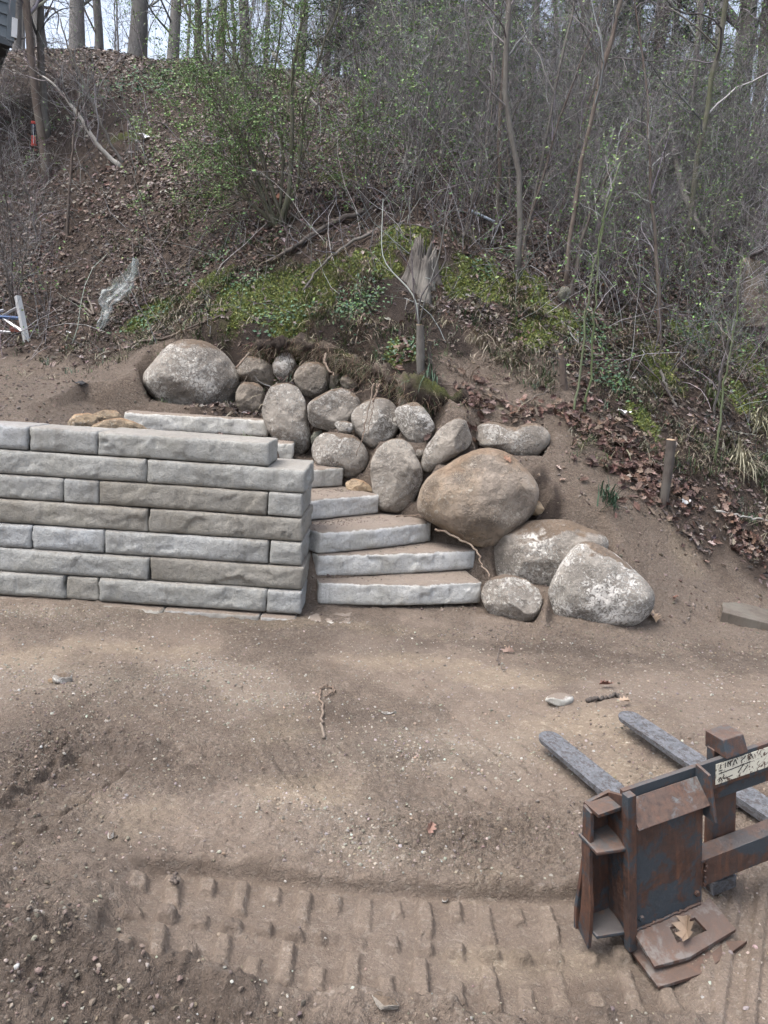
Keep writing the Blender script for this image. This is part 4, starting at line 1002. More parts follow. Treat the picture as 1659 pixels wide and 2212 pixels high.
def d_clod(x, y):
    a = blob(x, y, (-1.05, 1.68), .5, .36)+blob(x, y, (-1.35, 2.9), .28, .75)+.8*blob(x, y, (.45, 2.62), .5, .16)+.6*blob(x, y, (.1, 1.66), 1.1, .08)+.5*blob(x, y, (1.3, 4.9), 1.2, .35)+.5*blob(x, y, (1.25, 3.1), .16, .6, .35)+.25*sstep(y, 4.6, 5.0)*sstep(x, 0, .8)+.10*sstep(n2(x, y, 3, 3, 95), .05, .3)
    return np.clip(a, 0, 1)*YARD(x, y)
x, y = pick(8500, -3.0, 3.2, 1.45, 5.2, d_clod)
DPAL = [(0.150, 0.121, 0.100), (0.195, 0.160, 0.134), (0.112, 0.089, 0.073)]
o = obj('soil_clods', pebbles(x, y, .002, .0095, DPAL, [3, 2, 2], .3, .8).mesh('soil_clods', M_peb, False)); tag(o, 'loose brown clods and crumbs of soil in the yard', 'soil', kind='stuff')
x, y = pick(150, -2.6, 2.6, 1.5, 5.0, lambda x, y: YARD(x, y)*.9)
o = obj('pebbles', pebbles(x, y, .005, .013, [(.28, .26, .23), (.23, .20, .17), (.38, .36, .33)], [2, 2.5, .5], .3).mesh('pebbles', M_peb, False)); tag(o, 'scattered pale pebbles lying on the dirt', 'pebbles', kind='stuff')
# loose soil and crumbs on the bank between the stones and on the terrace
x, y = pick(5500, -4.2, 3.6, 5.3, 8.4, lambda x, y: (1-zone_litter(x, y))*.8*inview(x, y)*(zt(x, y) > -.05))
o = obj('bank_crumbs', pebbles(x, y, .004, .020, DPAL+[(.09, .06, .045)], [3, 2, 2, 1.5], .3, .8).mesh('bank_crumbs', M_peb, False)); tag(o, 'crumbled soil on the cut bank and terrace', 'soil', kind='stuff')
# ------------------------------------------------------------------ trees, saplings and shrubs
def shoots(P, R, per, lmin, lmax, t0, spread, up, N, r, rs=0.5, rmin=0.0015, curve=0.25, t1=1.0, short=0.5):
    """side shoots from parent polylines P (M,n,3), R (M,n): per shoots each"""
    M, n, _ = P.shape; K = M*per
    pi = np.repeat(np.arange(M), per); t = r.uniform(t0, t1, K)*(n-1); i = np.minimum(t.astype(int), n-2); f = (t-i)[:, None]
    S = P[pi, i]*(1-f)+P[pi, i+1]*f; T = P[pi, i+1]-P[pi, i]; T /= np.linalg.norm(T, axis=1, keepdims=True)+1e-9
    rad = R[pi, i]*(1-f[:, 0])+R[pi, i+1]*f[:, 0]
    rnd = r.normal(size=(K, 3)); rnd -= T*np.sum(rnd*T, 1, keepdims=True); rnd /= np.linalg.norm(rnd, axis=1, keepdims=True)+1e-9
    a = r.uniform(spread*.6, spread*1.3, K)[:, None]
    D = T*np.cos(a)+rnd*np.sin(a); D[:, 2] += up; D /= np.linalg.norm(D, axis=1, keepdims=True)
    Ln = r.uniform(lmin, lmax, K)*(1-short*(t/(n-1)))
    pts = [S]; st = (Ln/(N-1))[:, None]
    for k in range(N-1):
        D = D+r.normal(0, curve, (K, 3)); D[:, 2] += up*0.25; D /= np.linalg.norm(D, axis=1, keepdims=True)
        pts.append(pts[-1]+D*st)
    Pc = np.stack(pts, 1); r0 = np.maximum(rad*rs*r.uniform(.7, 1.15, K), rmin)
    Rc = r0[:, None]*np.linspace(1, 0.35, N)[None]; Rc = np.maximum(Rc, rmin*0.7)
    return Pc, Rc
def leaves_on(P, n, r, smin, smax, pal, wts, tip=0.2, lift=0.012):
    M, k, _ = P.shape; pi = r.integers(0, M, n); t = r.uniform(tip, 1, n)*(k-1); i = np.minimum(t.astype(int), k-2); f = (t-i)[:, None]
    pos = P[pi, i]*(1-f)+P[pi, i+1]*f+r.normal(0, lift, (n, 3))
    nn = r.normal(size=(n, 3)); nn[:, 2] = np.abs(nn[:, 2])+.2; nn /= np.linalg.norm(nn, axis=1, keepdims=True)
    return stamp(SIM, SIMF, pos, nn, r.uniform(0, 6.28, n), r.uniform(smin, smax, n), tones(n, pal, wts, .2, r))
BUD = [(0.140, 0.245, 0.075), (0.095, 0.185, 0.062), (0.205, 0.29, 0.098)]
BARK = {
 'grey': bark_mat('bark_grey', (0.060, 0.054, 0.050), (0.145, 0.134, 0.122)),
 'olive': bark_mat('bark_olive', (0.050, 0.048, 0.036), (0.125, 0.118, 0.090), 0.5),
 'dark': bark_mat('bark_dark', (0.035, 0.029, 0.026), (0.095, 0.078, 0.068)),
 'brown': bark_mat('bark_brown', (0.062, 0.047, 0.040), (0.135, 0.106, 0.088)),
 'pale': bark_mat('bark_pale', (0.22, 0.205, 0.185), (0.42, 0.40, 0.37)),
 'green': bark_mat('bark_green_cane', (0.060, 0.085, 0.035), (0.115, 0.145, 0.065)),
 'sap': bark_mat('bark_sapling', (0.085, 0.078, 0.074), (0.23, 0.215, 0.205)),
 'far': bark_mat('bark_far_grey', (0.10, 0.094, 0.090), (0.20, 0.19, 0.182)),  # paler, greyer bark: distance haze put into the colour
 'rot': bark_mat('bark_rotten', (0.075, 0.055, 0.042), (0.21, 0.165, 0.130), 0.25, 4),
}
TWIG_PAL = [(0.088, 0.083, 0.085), (0.180, 0.175, 0.178), (0.32, 0.315, 0.315), (0.115, 0.092, 0.096)]  # greys lifted so the twig colour carries the haze on the slope
def tw_mesh(name, batches, r, sides=3, pal=TWIG_PAL, wts=(3, 3, 1.5, 1.5), off=None):
    gb = Geo()
    for P, R in batches:
        M, N, _ = P.shape
        V, F = tube_batch(P-(off if off is not None else 0), R, sides)
        c = np.repeat(tones(M, pal, wts, .2, r), N*sides, 0); gb.add(V, F, c)
    return gb.mesh(name, M_twig, True)

def grown_tree(name, path_px, r_base, r_top, bark, label, cat, seed, n1=14, l1=(0.5, 1.3), n2=5, l2=(0.25, .6), n3=0, nleaf=0, Y=None, t0=.25, group=None, ext=3.0, leafs=(.016, .035), dY=0.0, up=.25, spread=.8, twig_rs=.5):
    """stem drawn along a sight-line path, limbs grown from it"""
    r = np.random.default_rng(seed)
    b = hit(*path_px[0]) if Y is None else atY(*path_px[0], Y)
    Yb = b[1]; pts = [b-np.array([0, 0, .06])]
    tot = len(path_px)-1
    for i, (px, py) in enumerate(path_px[1:]): pts.append(atY(px, py, Yb+dY*(i+1)/max(1, tot)))
    pts = np.array(pts)
    if ext and path_px[-1][1] <= 5:
        d = pts[-1]-pts[-2]; d = d/np.linalg.norm(d); d = d*.8+np.array([0, 0, .35]); d /= np.linalg.norm(d)
        pts = np.concatenate([pts, [pts[-1]+d*ext*.5+r.normal(0, .1, 3), pts[-1]+d*ext+r.normal(0, .2, 3)]])
    S = resample(pts, 22); S[1:-1] += r.normal(0, .008, (20, 3))
    Rs = np.linspace(r_base, r_top, 22); Rs[0] *= 1.35; Rs[1] *= 1.12
    root = empty(name, b); tag(root, label, cat, group)
    V, F = tube_batch((S-b)[None], Rs[None], 8, True)
    obj('trunk', mesh_np('trunk', V, F, BARK[bark], True), root)
    if n1:
        P1, R1 = shoots(S[None], Rs[None], n1, *l1, t0, spread, up, 8, r, .45, .003)
        P2, R2 = shoots(P1, R1, n2, *l2, .2, .8, .12, 6, r, twig_rs, .0018)
        bt = [(P1, R1), (P2, R2)]; last = P2
        if n3:
            P3, R3 = shoots(P2, R2, n3, l2[0]*.6, l2[1]*.6, .2, .7, .1, 4, r, .6, .0015); bt.append((P3, R3)); last = P3
        obj('branches', tw_mesh('branches', bt, r, 4, off=b), root)
        if nleaf:
            gl = Geo(); V, F, C = leaves_on(last, nleaf, r, *leafs, BUD, [3, 2, 1]); gl.add(V-b, F, C)
            obj('leaves', gl.mesh('leaves', M_green, False), root)
    return root

# the multi-stemmed shrub in the middle of the bank
sh_base = hit(605, 487)
sh = empty('shrub', sh_base); tag(sh, 'many stemmed olive shrub leafing out pale green, left of the mossy stump', 'shrub')
SHR = np.random.default_rng(5)
STEMS = [([(600,487),(562,425),(546,345),(520,290),(490,222),(455,150),(425,80),(395,0)],.034,.35),([(604,487),(582,400),(560,322),(545,250),(528,180),(500,100),(480,0)],.026,.0),
 ([(612,483),(628,390),(632,300),(625,200),(640,100),(662,0)],.032,-.2),([(614,480),(614,380),(600,262),(590,180),(602,90),(612,0)],.022,.2),
 ([(592,487),(545,440),(500,412),(470,400)],.030,-.15),([(618,482),(642,415),(652,300),(664,200),(702,100),(735,0)],.022,-.3),([(598,487),(570,430),(535,380),(470,330),(400,300)],.018,-.45),([(596,487),(585,440),(552,372),(500,260),(440,190),(370,140)],.018,.1),([(610,487),(625,430),(660,370),(720,320),(790,240)],.015,-.2)]
allP, allR = [], []
for pth, r0, dy in STEMS:
    pts = [sh_base+np.array([SHR.normal(0, .04), SHR.normal(0, .04), -.05])]+[atY(px, py, sh_base[1]+dy*(i+1)/len(pth)) for i, (px, py) in enumerate(pth[1:])]
    if pth[-1][1] == 0: pts.append(pts[-1]*2-pts[-2]+np.array([0, 0, .1]))
    S = resample(np.array(pts), 20); S[1:-1] += SHR.normal(0, .008, (18, 3)); R = np.linspace(r0, r0*.3, 20)
    V, F = tube_batch((S-sh_base)[None], R[None], 7, True); obj('stem', mesh_np('stem', V, F, BARK['olive'], True), sh)
    allP.append(S); allR.append(R)
SP_, SR_ = np.stack(allP), np.stack(allR)
P1, R1 = shoots(SP_, SR_, 18, .6, 1.9, .2, .85, .12, 9, SHR, .42, .003, .2)
P2, R2 = shoots(P1, R1, 6, .25, .75, .15, .7, .12, 6, SHR, .5, .0018)
P3, R3 = shoots(P2, R2, 3, .10, .30, .15, .7, .1, 4, SHR, .6, .0014)
obj('branches', tw_mesh('branches', [(P1, R1), (P2, R2), (P3, R3)], SHR, 3, [(.075, .068, .050), (.13, .12, .085), (.055, .045, .038)], (3, 2, 2), off=sh_base), sh)
gl = Geo(); V, F, C = leaves_on(P3, 21000, SHR, .016, .038, BUD, [3, 2, 1], .1, .02); gl.add(V-sh_base, F, C)
V, F, C = leaves_on(P2, 5000, SHR, .014, .034, BUD, [3, 2, 1], .3, .02); gl.add(V-sh_base, F, C)
obj('leaves', gl.mesh('leaves', M_green, False), sh)

# single trees that can be told apart
grown_tree('sapling', [(1120,590),(1122,480),(1130,385),(1112,320),(1095,268),(1088,200),(1090,100),(1100,0)], .033, .020, 'grey', 'crooked grey sapling with an S bend, right of the stump', 'tree', 21, 16, (.6, 1.7), 6, (.3, .8), 2, 300, t0=.3)
grown_tree('sapling', [(1073,505),(1076,440),(1078,300),(1086,200),(1092,80),(1096,0)], .026, .018, 'brown', 'slim brown sapling just left of the S bent grey sapling', 'tree', 22, 12, (.5, 1.4), 5, (.3, .7), 2, 200, t0=.35)
grown_tree('sapling', [(1128,540),(1148,470),(1165,380),(1180,300),(1200,200),(1225,80),(1240,0)], .018, .010, 'grey', 'thin grey sapling leaning right from the S bent one', 'tree', 23, 12, (.5, 1.4), 5, (.3, .7), 2, 260, t0=.3)
grown_tree('tree', [(1218,630),(1232,520),(1246,400),(1272,270),(1300,170),(1325,60),(1340,0)], .024, .017, 'brown', 'brown barked young tree leaning right in the middle of the thicket', 'tree', 24, 18, (.8, 2.2), 6, (.3, .9), 2, 420, t0=.3)
grown_tree('sapling', [(1233,640),(1255,520),(1290,430),(1330,340),(1370,270)], .022, .010, 'dark', 'thin dark sapling bending right beside the brown barked tree', 'tree', 25, 10, (.4, 1.2), 5, (.2, .6), 2, 60, t0=.3)
grown_tree('tree', [(1479,607),(1485,520),(1491,448),(1503,370),(1515,307),(1532,210),(1550,118),(1569,0)], .036, .024, 'olive', 'slender olive tree leaning right with long pale side branches', 'tree', 26, 16, (1.0, 2.4), 6, (.3, .9), 2, 260, t0=.25, up=.1)
grown_tree('tree', [(1470,520),(1484,440),(1491,260),(1501,165),(1513,0)], .060, .050, 'grey', 'straight smooth grey tree just left of the slender olive tree', 'tree', 27, 10, (.8, 2.0), 5, (.3, .8), 2, 150, t0=.4, Y=14.5)
big = grown_tree('tree', [(1588,440),(1595,378),(1602,212),(1619,0)], .17, .15, 'grey', 'large grey tree marked with pink paint near the right edge', 'tree', 28, 8, (1.2, 3.0), 6, (.4, 1.0), 2, 0, t0=.3, Y=16.5)
pm = Geo()
for k_, (ya, yb_, w_) in enumerate(((283, 296, 4.5), (299, 304, 3.5), (306, 316, 5), (318, 326, 3))):
    C0 = atY(1605.5+((k_*37) % 5-2)*.5, (ya+yb_)/2, 16.5)-np.array([0, .168, 0]); kx = w_*16.5/FPX; kz = (yb_-ya)*16.5/FPX/2
    pr = np.array([[-kx, 0, -kz], [0, -.012, -kz*1.1], [kx, 0, -kz*.8], [-kx, 0, kz], [0, -.012, kz], [kx*.8, 0, kz]])
    pm.add(C0-np.array(big.location)+pr, np.array([[0, 1, 4, 3], [1, 2, 5, 4]]))
obj('paint_mark', pm.mesh('paint_mark', plain_mat('pink_paint', (0.80, 0.10, 0.16), .6, 0, .2, 40, 0), False), big)
grown_tree('tree', [(1622,450),(1632,300),(1648,120),(1660,0)], .10, .085, 'dark', 'dark tree between the pink marked tree and the right edge', 'tree', 29, 8, (.8, 2), 5, (.3, .8), 2, 0, t0=.3, Y=15.5)
grown_tree('tree', [(1566,440),(1572,330),(1590,160),(1606,0)], .085, .07, 'dark', 'dark narrow tree left of the pink marked tree', 'tree', 30, 8, (.8, 2), 5, (.3, .8), 2, 0, t0=.3, Y=18)
grown_tree('tree', [(103,388),(92,310),(85,250),(72,175),(64,75),(56,0)], .065, .05, 'brown', 'brown tree leaning left on the upper left slope beside the red tube', 'tree', 31, 14, (.8, 2.0), 6, (.3, .9), 2, 0, t0=.25)
grown_tree('tree', [(101,298),(95,230),(91,170),(88,108),(84,0)], .06, .045, 'grey', 'grey tree behind the left leaning brown tree', 'tree', 32, 10, (.8, 2.0), 5, (.3, .9), 2, 0, t0=.3)
grown_tree('sapling', [(145,515),(148,440),(152,370),(160,290),(172,200)], .024, .012, 'brown', 'straight thin brown stem on the leafy left slope', 'tree', 33, 8, (.4, 1.0), 4, (.2, .6), 2, 0, t0=.35)
grown_tree('sapling', [(262,355),(228,332),(196,292),(165,240),(126,190),(92,165)], .036, .015, 'pale', 'pale curved stem arching up to the left over the slope', 'tree', 34, 14, (.5, 1.6), 5, (.3, .8), 2, 0, t0=.2, up=.35)
grown_tree('sapling', [(270,350),(232,300),(205,235),(180,180),(150,110),(130,40)], .022, .010, 'grey', 'thin grey stem rising behind the pale curved stem', 'tree', 35, 12, (.5, 1.4), 5, (.3, .7), 2, 0, t0=.2)
grown_tree('sapling', [(955,330),(958,290),(950,230),(952,180)], .030, .018, 'pale', 'pale broken snag standing alone above the stump', 'snag', 36, 2, (.2, .5), 2, (.1, .3), 0, 0, t0=.5, Y=11.5)
for k_, (pth, lab) in enumerate([
 ([(1240,900),(1255,780),(1270,640),(1300,480),(1340,350)], 'green cane rising right of the cut stake, leftmost of the three canes'),
 ([(1262,890),(1280,760),(1290,600),(1300,500),(1312,420)], 'green cane rising right of the cut stake, middle of the three canes'),
 ([(1545,1000),(1560,850),(1590,700),(1600,560)], 'lone green cane on the grassy right slope')]):
    grown_tree('cane', pth, .011, .005, 'green', lab, 'cane', 60+k_, 9, (.3, .8), 4, (.15, .4), 0, 120, t0=.3, group='green canes on the right slope')

# ------------------------------------------------------------------ thicket: saplings copied from a few grown patterns
def pattern(seed, Ht, r0, nst, leaf, bark):
    r = np.random.default_rng(seed); out = []
    st = []
    for k in range(nst):
        a = r.uniform(0, 6.28); ln = r.uniform(.05, .28)*Ht; z = np.linspace(0, 1, 12)
        S = np.stack([np.cos(a)*ln*z**1.3, np.sin(a)*ln*z**1.3, -.1+Ht*z*r.uniform(.75, 1.05)], -1); S[1:] += np.cumsum(r.normal(0, .018, (11, 3)), 0); st.append(S)
    S = np.stack(st); R = np.linspace(r0, r0*.25, 12)[None]*r.uniform(.6, 1.1, (nst, 1))
    V, F = tube_batch(S, R, 6); stem = mesh_np('trunk', V, F, BARK[bark], True)
    P1, R1 = shoots(S, R, int(26/nst)+5, .4, 1.4, .12, .8, .15, 8, r, .45, .0025)
    P2, R2 = shoots(P1, R1, 7, .2, .7, .15, .75, .12, 5, r, .55, .0017)
    P3, R3 = shoots(P2, R2, 2, .14, .45, .2, .7, .1, 4, r, .6, .0014)
    tw = tw_mesh('branches', [(P1, R1), (P2, R2), (P3, R3)], r, 3)
    lf = None
    if leaf:
        gl = Geo(); V, F, C = leaves_on(P3, int(leaf*1.5), r, .020, .050, BUD, [3, 3, 1], .1, .02); gl.add(V, F, C); lf = gl.mesh('leaves', M_green, False)
    return stem, tw, lf
PAT = [pattern(200+i, H_, r_, n_, lf, bk) for i, (H_, r_, n_, lf, bk) in enumerate([(3.2, .020, 1, 0, 'sap'), (4.0, .025, 1, 60, 'brown'), (2.6, .012, 3, 0, 'dark'), (3.6, .018, 2, 600, 'olive'), (2.2, .011, 4, 700, 'grey'), (4.4, .027, 1, 200, 'sap'), (2.4, .014, 5, 0, 'sap'), (3.0, .014, 3, 1100, 'olive')])]
TH = np.random.default_rng(77)
def d_th(x, y):
    d = sstep(y, 8.3, 9.8)*(.25+.75*sstep(x, -1.2, .8))+.35*sstep(y, 14.5, 16.5)
    d = d*(1-.8*blob(x, y, (-3.2, 10.5), 1.6, 2.0))
    d = np.maximum(d, .55*blob(x, y, (3.4, 8.6), 1.4, 1.0))
    d = d*(1-.85*sstep(y, 12.5, 14.0)*sstep(x/y, -.06, -.14))*(1-.35*sstep(x/y, -.26, -.34))
    return np.clip(d, 0, 1)*(np.abs(x) < .56*y+.8)
x, y = pick(235, -11, 12.5, 7.6, 20, d_th, TH)
LAB = {0: ('bare thin sapling in the grey thicket on the upper slope', 'sapling', 'bare saplings of the thicket'), 1: ('multi stemmed bush with small new green leaves in the thicket', 'bush', 'budding bushes of the thicket'), 2: ('low bare multi stemmed bush in the thicket on the slope', 'bush', 'bare bushes of the thicket')}
KIND = [0, 0, 2, 1, 1, 0, 2, 1]
THK = []
for k_ in range(len(x)):
    pw = np.array([2, 2, 2, 1.3, 1.6, 1.5, 2, 1.6]) if x[k_] > -1 else np.array([2, 1.5, 2, 1, 1, 1, 2, 1])
    i = TH.choice(8, p=pw/pw.sum()); lab, cat, grp = LAB[KIND[i]]
    root = empty({0: 'sapling', 1: 'budding_bush', 2: 'bare_bush'}[KIND[i]], (x[k_], y[k_], float(zf(x[k_], y[k_]))), (TH.normal(0, .10), TH.normal(0, .10), TH.uniform(0, 6.28)))
    s_ = TH.uniform(.65, 1.15); root.scale = (s_, s_, s_)
    side = x[k_]/y[k_]; lane = 'above the ladder' if side < -.36 else 'above the plastic sheet' if side < -.26 else 'left of the olive shrub' if side < -.15 else 'behind the olive shrub' if side < -.03 else 'above the mossy stump' if side < .12 else 'around the S bent sapling' if side < .22 else 'around the leaning brown tree' if side < .33 else 'around the slender olive tree' if side < .44 else 'by the right edge'
    tier = 'low on the slope' if y[k_] < 10.5 else 'halfway up' if y[k_] < 13.5 else 'near the crest' if y[k_] < 16.5 else 'behind the crest'
    what = {0: 'bare thin sapling', 1: 'green budding bush', 2: 'bare low bush'}[KIND[i]]
    tag(root, what+' '+tier+' '+lane, cat, grp); THK.append((what, tier+' '+lane, side, root))
    obj('trunk', PAT[i][0], root); obj('branches', PAT[i][1], root)
    if PAT[i][2]: obj('leaves', PAT[i][2], root)

ORD = ['first', 'second', 'third', 'fourth', 'fifth', 'sixth', 'seventh', 'eighth', 'ninth', 'tenth', 'eleventh', 'twelfth', 'thirteenth', 'fourteenth', 'fifteenth', 'sixteenth', 'seventeenth', 'eighteenth', 'nineteenth', 'twentieth', 'twenty first', 'twenty second', 'twenty third', 'twenty fourth', 'twenty fifth', 'twenty sixth', 'twenty seventh', 'twenty eighth', 'twenty ninth', 'thirtieth', 'thirty first', 'thirty second', 'thirty third']
_bins = {}
for w_, p_, sd_, rt_ in THK: _bins.setdefault((w_, p_), []).append((sd_, rt_))
for (w_, p_), L_ in _bins.items():
    if len(L_) > 1:
        for q, (sd_, rt_) in enumerate(sorted(L_, key=lambda e: e[0])): rt_['label'] = ORD[q]+' '+w_+' from the left '+p_
# ------------------------------------------------------------------ tall bare trees and dark conifers behind the crest
def tall_pattern(seed, Ht, r0, bark):
    r = np.random.default_rng(seed); z = np.linspace(0, 1, 16)
    S = np.stack([np.cumsum(r.normal(0, .03, 16)), np.cumsum(r.normal(0, .03, 16)), -.3+Ht*z], -1)[None]; R = (r0*(1-.55*z)*(1+.5*np.exp(-z*22)))[None]
    V, F = tube_batch(S, R, 10); tr = mesh_np('trunk', V, F, BARK[bark], True)
    P1, R1 = shoots(S, R, 12, 1.0, 3.0, .12, .9, .12, 9, r, .28, .008); P2, R2 = shoots(P1, R1, 6, .5, 1.4, .15, .8, .1, 6, r, .5, .004); P3, R3 = shoots(P2, R2, 2, .25, .8, .2, .7, .1, 4, r, .6, .003)
    return tr, tw_mesh('branches', [(P1, R1), (P2, R2), (P3, R3)], r, 3, TWIG_PAL[:2]+[(.1, .08, .07)], (2, 2, 1))
TP = [tall_pattern(300, 9, .15, 'far'), tall_pattern(301, 9, .11, 'far'), tall_pattern(302, 8, .07, 'far'), tall_pattern(303, 10, .17, 'far')]
TALL = [(20,20,1),(40,24,2),(58,22,1),(100,19,1),(118,26,2),(158,18.5,3),(190,24,2),(212,28,2),(232,22,1),(262,30,2),(288,19,3),(325,23,1),(348,30,2),(378,18.5,0),(410,26,2),(428,22,1),(458,28,2),(470,20,1),(510,24,2),(545,21,0),(590,27,1),(640,23,0),(690,20,1),(740,25,2),(790,21,0),(850,24,1),(905,20,2),(960,26,0),(1020,22,1),(1075,27,2),(1140,21,0),(1200,25,1),(1260,20,2),(1320,24,0),(1390,21,1),(1440,26,2),(1530,22,0),(1575,27,1),(1630,20,2),(1650,26,1),(1643,31,2)]
TALL.sort(); CNT = {True: 0, False: 0}
for k_, (px, Y, i) in enumerate(TALL):
    d = ray(px, 120.0 if px < 700 else 300.0); X = d[0]/d[1]*Y
    root = empty('bare_tree', (X, Y, float(zf(np.array(X), np.array(Y)))), (TH.normal(0, .03), TH.normal(0, .03), TH.uniform(0, 6.28)))
    s_ = TH.uniform(.85, 1.15); root.scale = (s_, s_, s_)
    thick = i in (0, 3)
    nth = ORD[CNT[thick]]; CNT[thick] += 1
    tag(root, (nth+' thick bare trunk from the left on the crest') if thick else (nth+' slim bare tree from the left behind the crest'), 'tree', 'thick trees on the crest' if thick else 'slim trees behind the crest')
    obj('trunk', TP[i][0], root); obj('branches', TP[i][1], root)
def conifer_pattern(seed, Ht):
    r = np.random.default_rng(seed); z = np.linspace(0, 1, 12); S = np.stack([0*z, 0*z, -.3+Ht*z], -1)[None]; R = (.14*(1-.85*z))[None]
    V, F = tube_batch(S, R, 7); tr = mesh_np('trunk', V, F, BARK['dark'], True)
    n = 130; t = r.uniform(.06, .99, n); a = r.uniform(0, 6.28, n); ln = (.35+1.9*(1-t))*r.uniform(.6, 1.1, n); f = np.linspace(0, 1, 7)
    P = np.stack([np.cos(a)[:, None]*ln[:, None]*f, np.sin(a)[:, None]*ln[:, None]*f, (t*Ht)[:, None]+ln[:, None]*(.12*f-.42*f**2)], -1)
    gl = Geo(); V, F = tube_batch(P, np.full((n, 7), .008)*np.linspace(1.4, .5, 7), 3); gl.add(V, F, np.array([.035, .03, .022]))
    m_ = 9000; pi = r.integers(0, n, m_); q = r.uniform(.12, 1, m_)*6; i = np.minimum(q.astype(int), 5); g_ = (q-i)[:, None]
    pos = P[pi, i]*(1-g_)+P[pi, i+1]*g_+r.normal(0, .05, (m_, 3)); nn = r.normal(0, .5, (m_, 3)); nn[:, 2] += 1; nn /= np.linalg.norm(nn, axis=1, keepdims=True)
    sz = np.stack([r.uniform(.10, .24, m_), r.uniform(.03, .06, m_), r.uniform(.05, .1, m_)], -1)
    gl.add(*stamp(SIM, SIMF, pos, nn, a[pi]+r.normal(0, .7, m_), sz, tones(m_, [(.020, .042, .026), (.034, .062, .034), (.050, .082, .042)], [3, 3, 1.5], .2, r)))
    return tr, gl.mesh('crown', M_green, False)
CP = [conifer_pattern(400, 8.5), conifer_pattern(401, 7.0), conifer_pattern(402, 10)]
CON = [(720,22,0),(830,20,1),(930,23,2),(1010,20,0),(1090,25,2),(1200,21,0),(1290,19.5,1),(1350,23,2),(1430,20,0),(1500,26,0),(790,16.5,1),(960,16,1),(1240,16.5,1),(1400,16,1)]
CON.sort()
for k_, (px, Y, i) in enumerate(CON):
    d = ray(px, 300.0); X = d[0]/d[1]*Y
    root = empty('conifer', (X, Y, float(zf(np.array(X), np.array(Y)))), (0, 0, TH.uniform(0, 6.28))); s_ = TH.uniform(.8, 1.2); root.scale = (s_, s_, s_)
    tag(root, ORD[k_]+' dark green conifer from the left in the woods behind the thicket', 'conifer', 'conifers behind the thicket'); obj('trunk', CP[i][0], root); obj('crown', CP[i][1], root)

# ------------------------------------------------------------------ tangle of fine twigs, brambles and fallen sticks
TT = np.random.default_rng(9)
def tangle(n, x0, x1, y0, y1, dens, lmin, lmax, rad, lean, N=6):
    x, y = pick(n, x0, x1, y0, y1, dens, TT); n = len(x); S = np.stack([x, y, zf(x, y)-.02], -1)
    D = TT.normal(0, lean, (n, 3)); D[:, 2] = 1; D /= np.linalg.norm(D, axis=1, keepdims=True); D = D+zn(x, y)*.3
    Ln = TT.uniform(lmin, lmax, n); pts = [S]
    for k in range(N-1):
        D = D+TT.normal(0, .22, (n, 3)); D[:, 2] -= .05; D /= np.linalg.norm(D, axis=1, keepdims=True); pts.append(pts[-1]+D*(Ln/(N-1))[:, None])
    P = np.stack(pts, 1); R = TT.uniform(rad*.6, rad*1.4, n)[:, None]*np.linspace(1, .4, N)[None]; return P, R
d_t = lambda x, y: np.clip(sstep(y, 7.8, 9.4)*(.25+.75*sstep(x, -1.5, .6))+.2*sstep(y, 14, 16)+.6*blob(x, y, (3.2, 8.4), 1.3, 1.0), 0, 1)*(np.abs(x) < .56*y+.6)*(1-.6*blob(x, y, (-3.4, 10.3), 1.3, 1.6))*(1-.6*sstep(y, 12.5, 14)*sstep(x/y, -.06, -.14))*(1-.25*sstep(x/y, -.26, -.34))
Pa, Ra = tangle(3000, -11, 12, 7.3, 16.5, d_t, .5, 1.8, .0042, .75)
Pb, Rb = shoots(Pa, Ra, 3, .2, .7, .2, .8, .08, 4, TT, .6, .0016)
d_m = lambda x, y: np.clip(zone_litter(x, y)*.9*(y > 7.4), 0, 1)*(np.abs(x) < .56*y+.5)
Pc, Rc = tangle(2200, -8, 9, 7.2, 16, d_m, .2, .9, .0038, 2.2, 5)
o = obj('undergrowth', tw_mesh('undergrowth', [(Pa, Ra), (Pb, Rb), (Pc, Rc)], TT, 3)); tag(o, 'tangled bare twigs and brambles covering the slope', 'undergrowth', kind='stuff')
gl = Geo(); gl.add(*leaves_on(Pb, 22000, TT, .020, .050, BUD, [3, 3, 1], .2, .02))
o = obj('new_leaves', gl.mesh('new_leaves', M_green, False)); tag(o, 'small new green leaves among the twigs', 'leaves', kind='stuff')
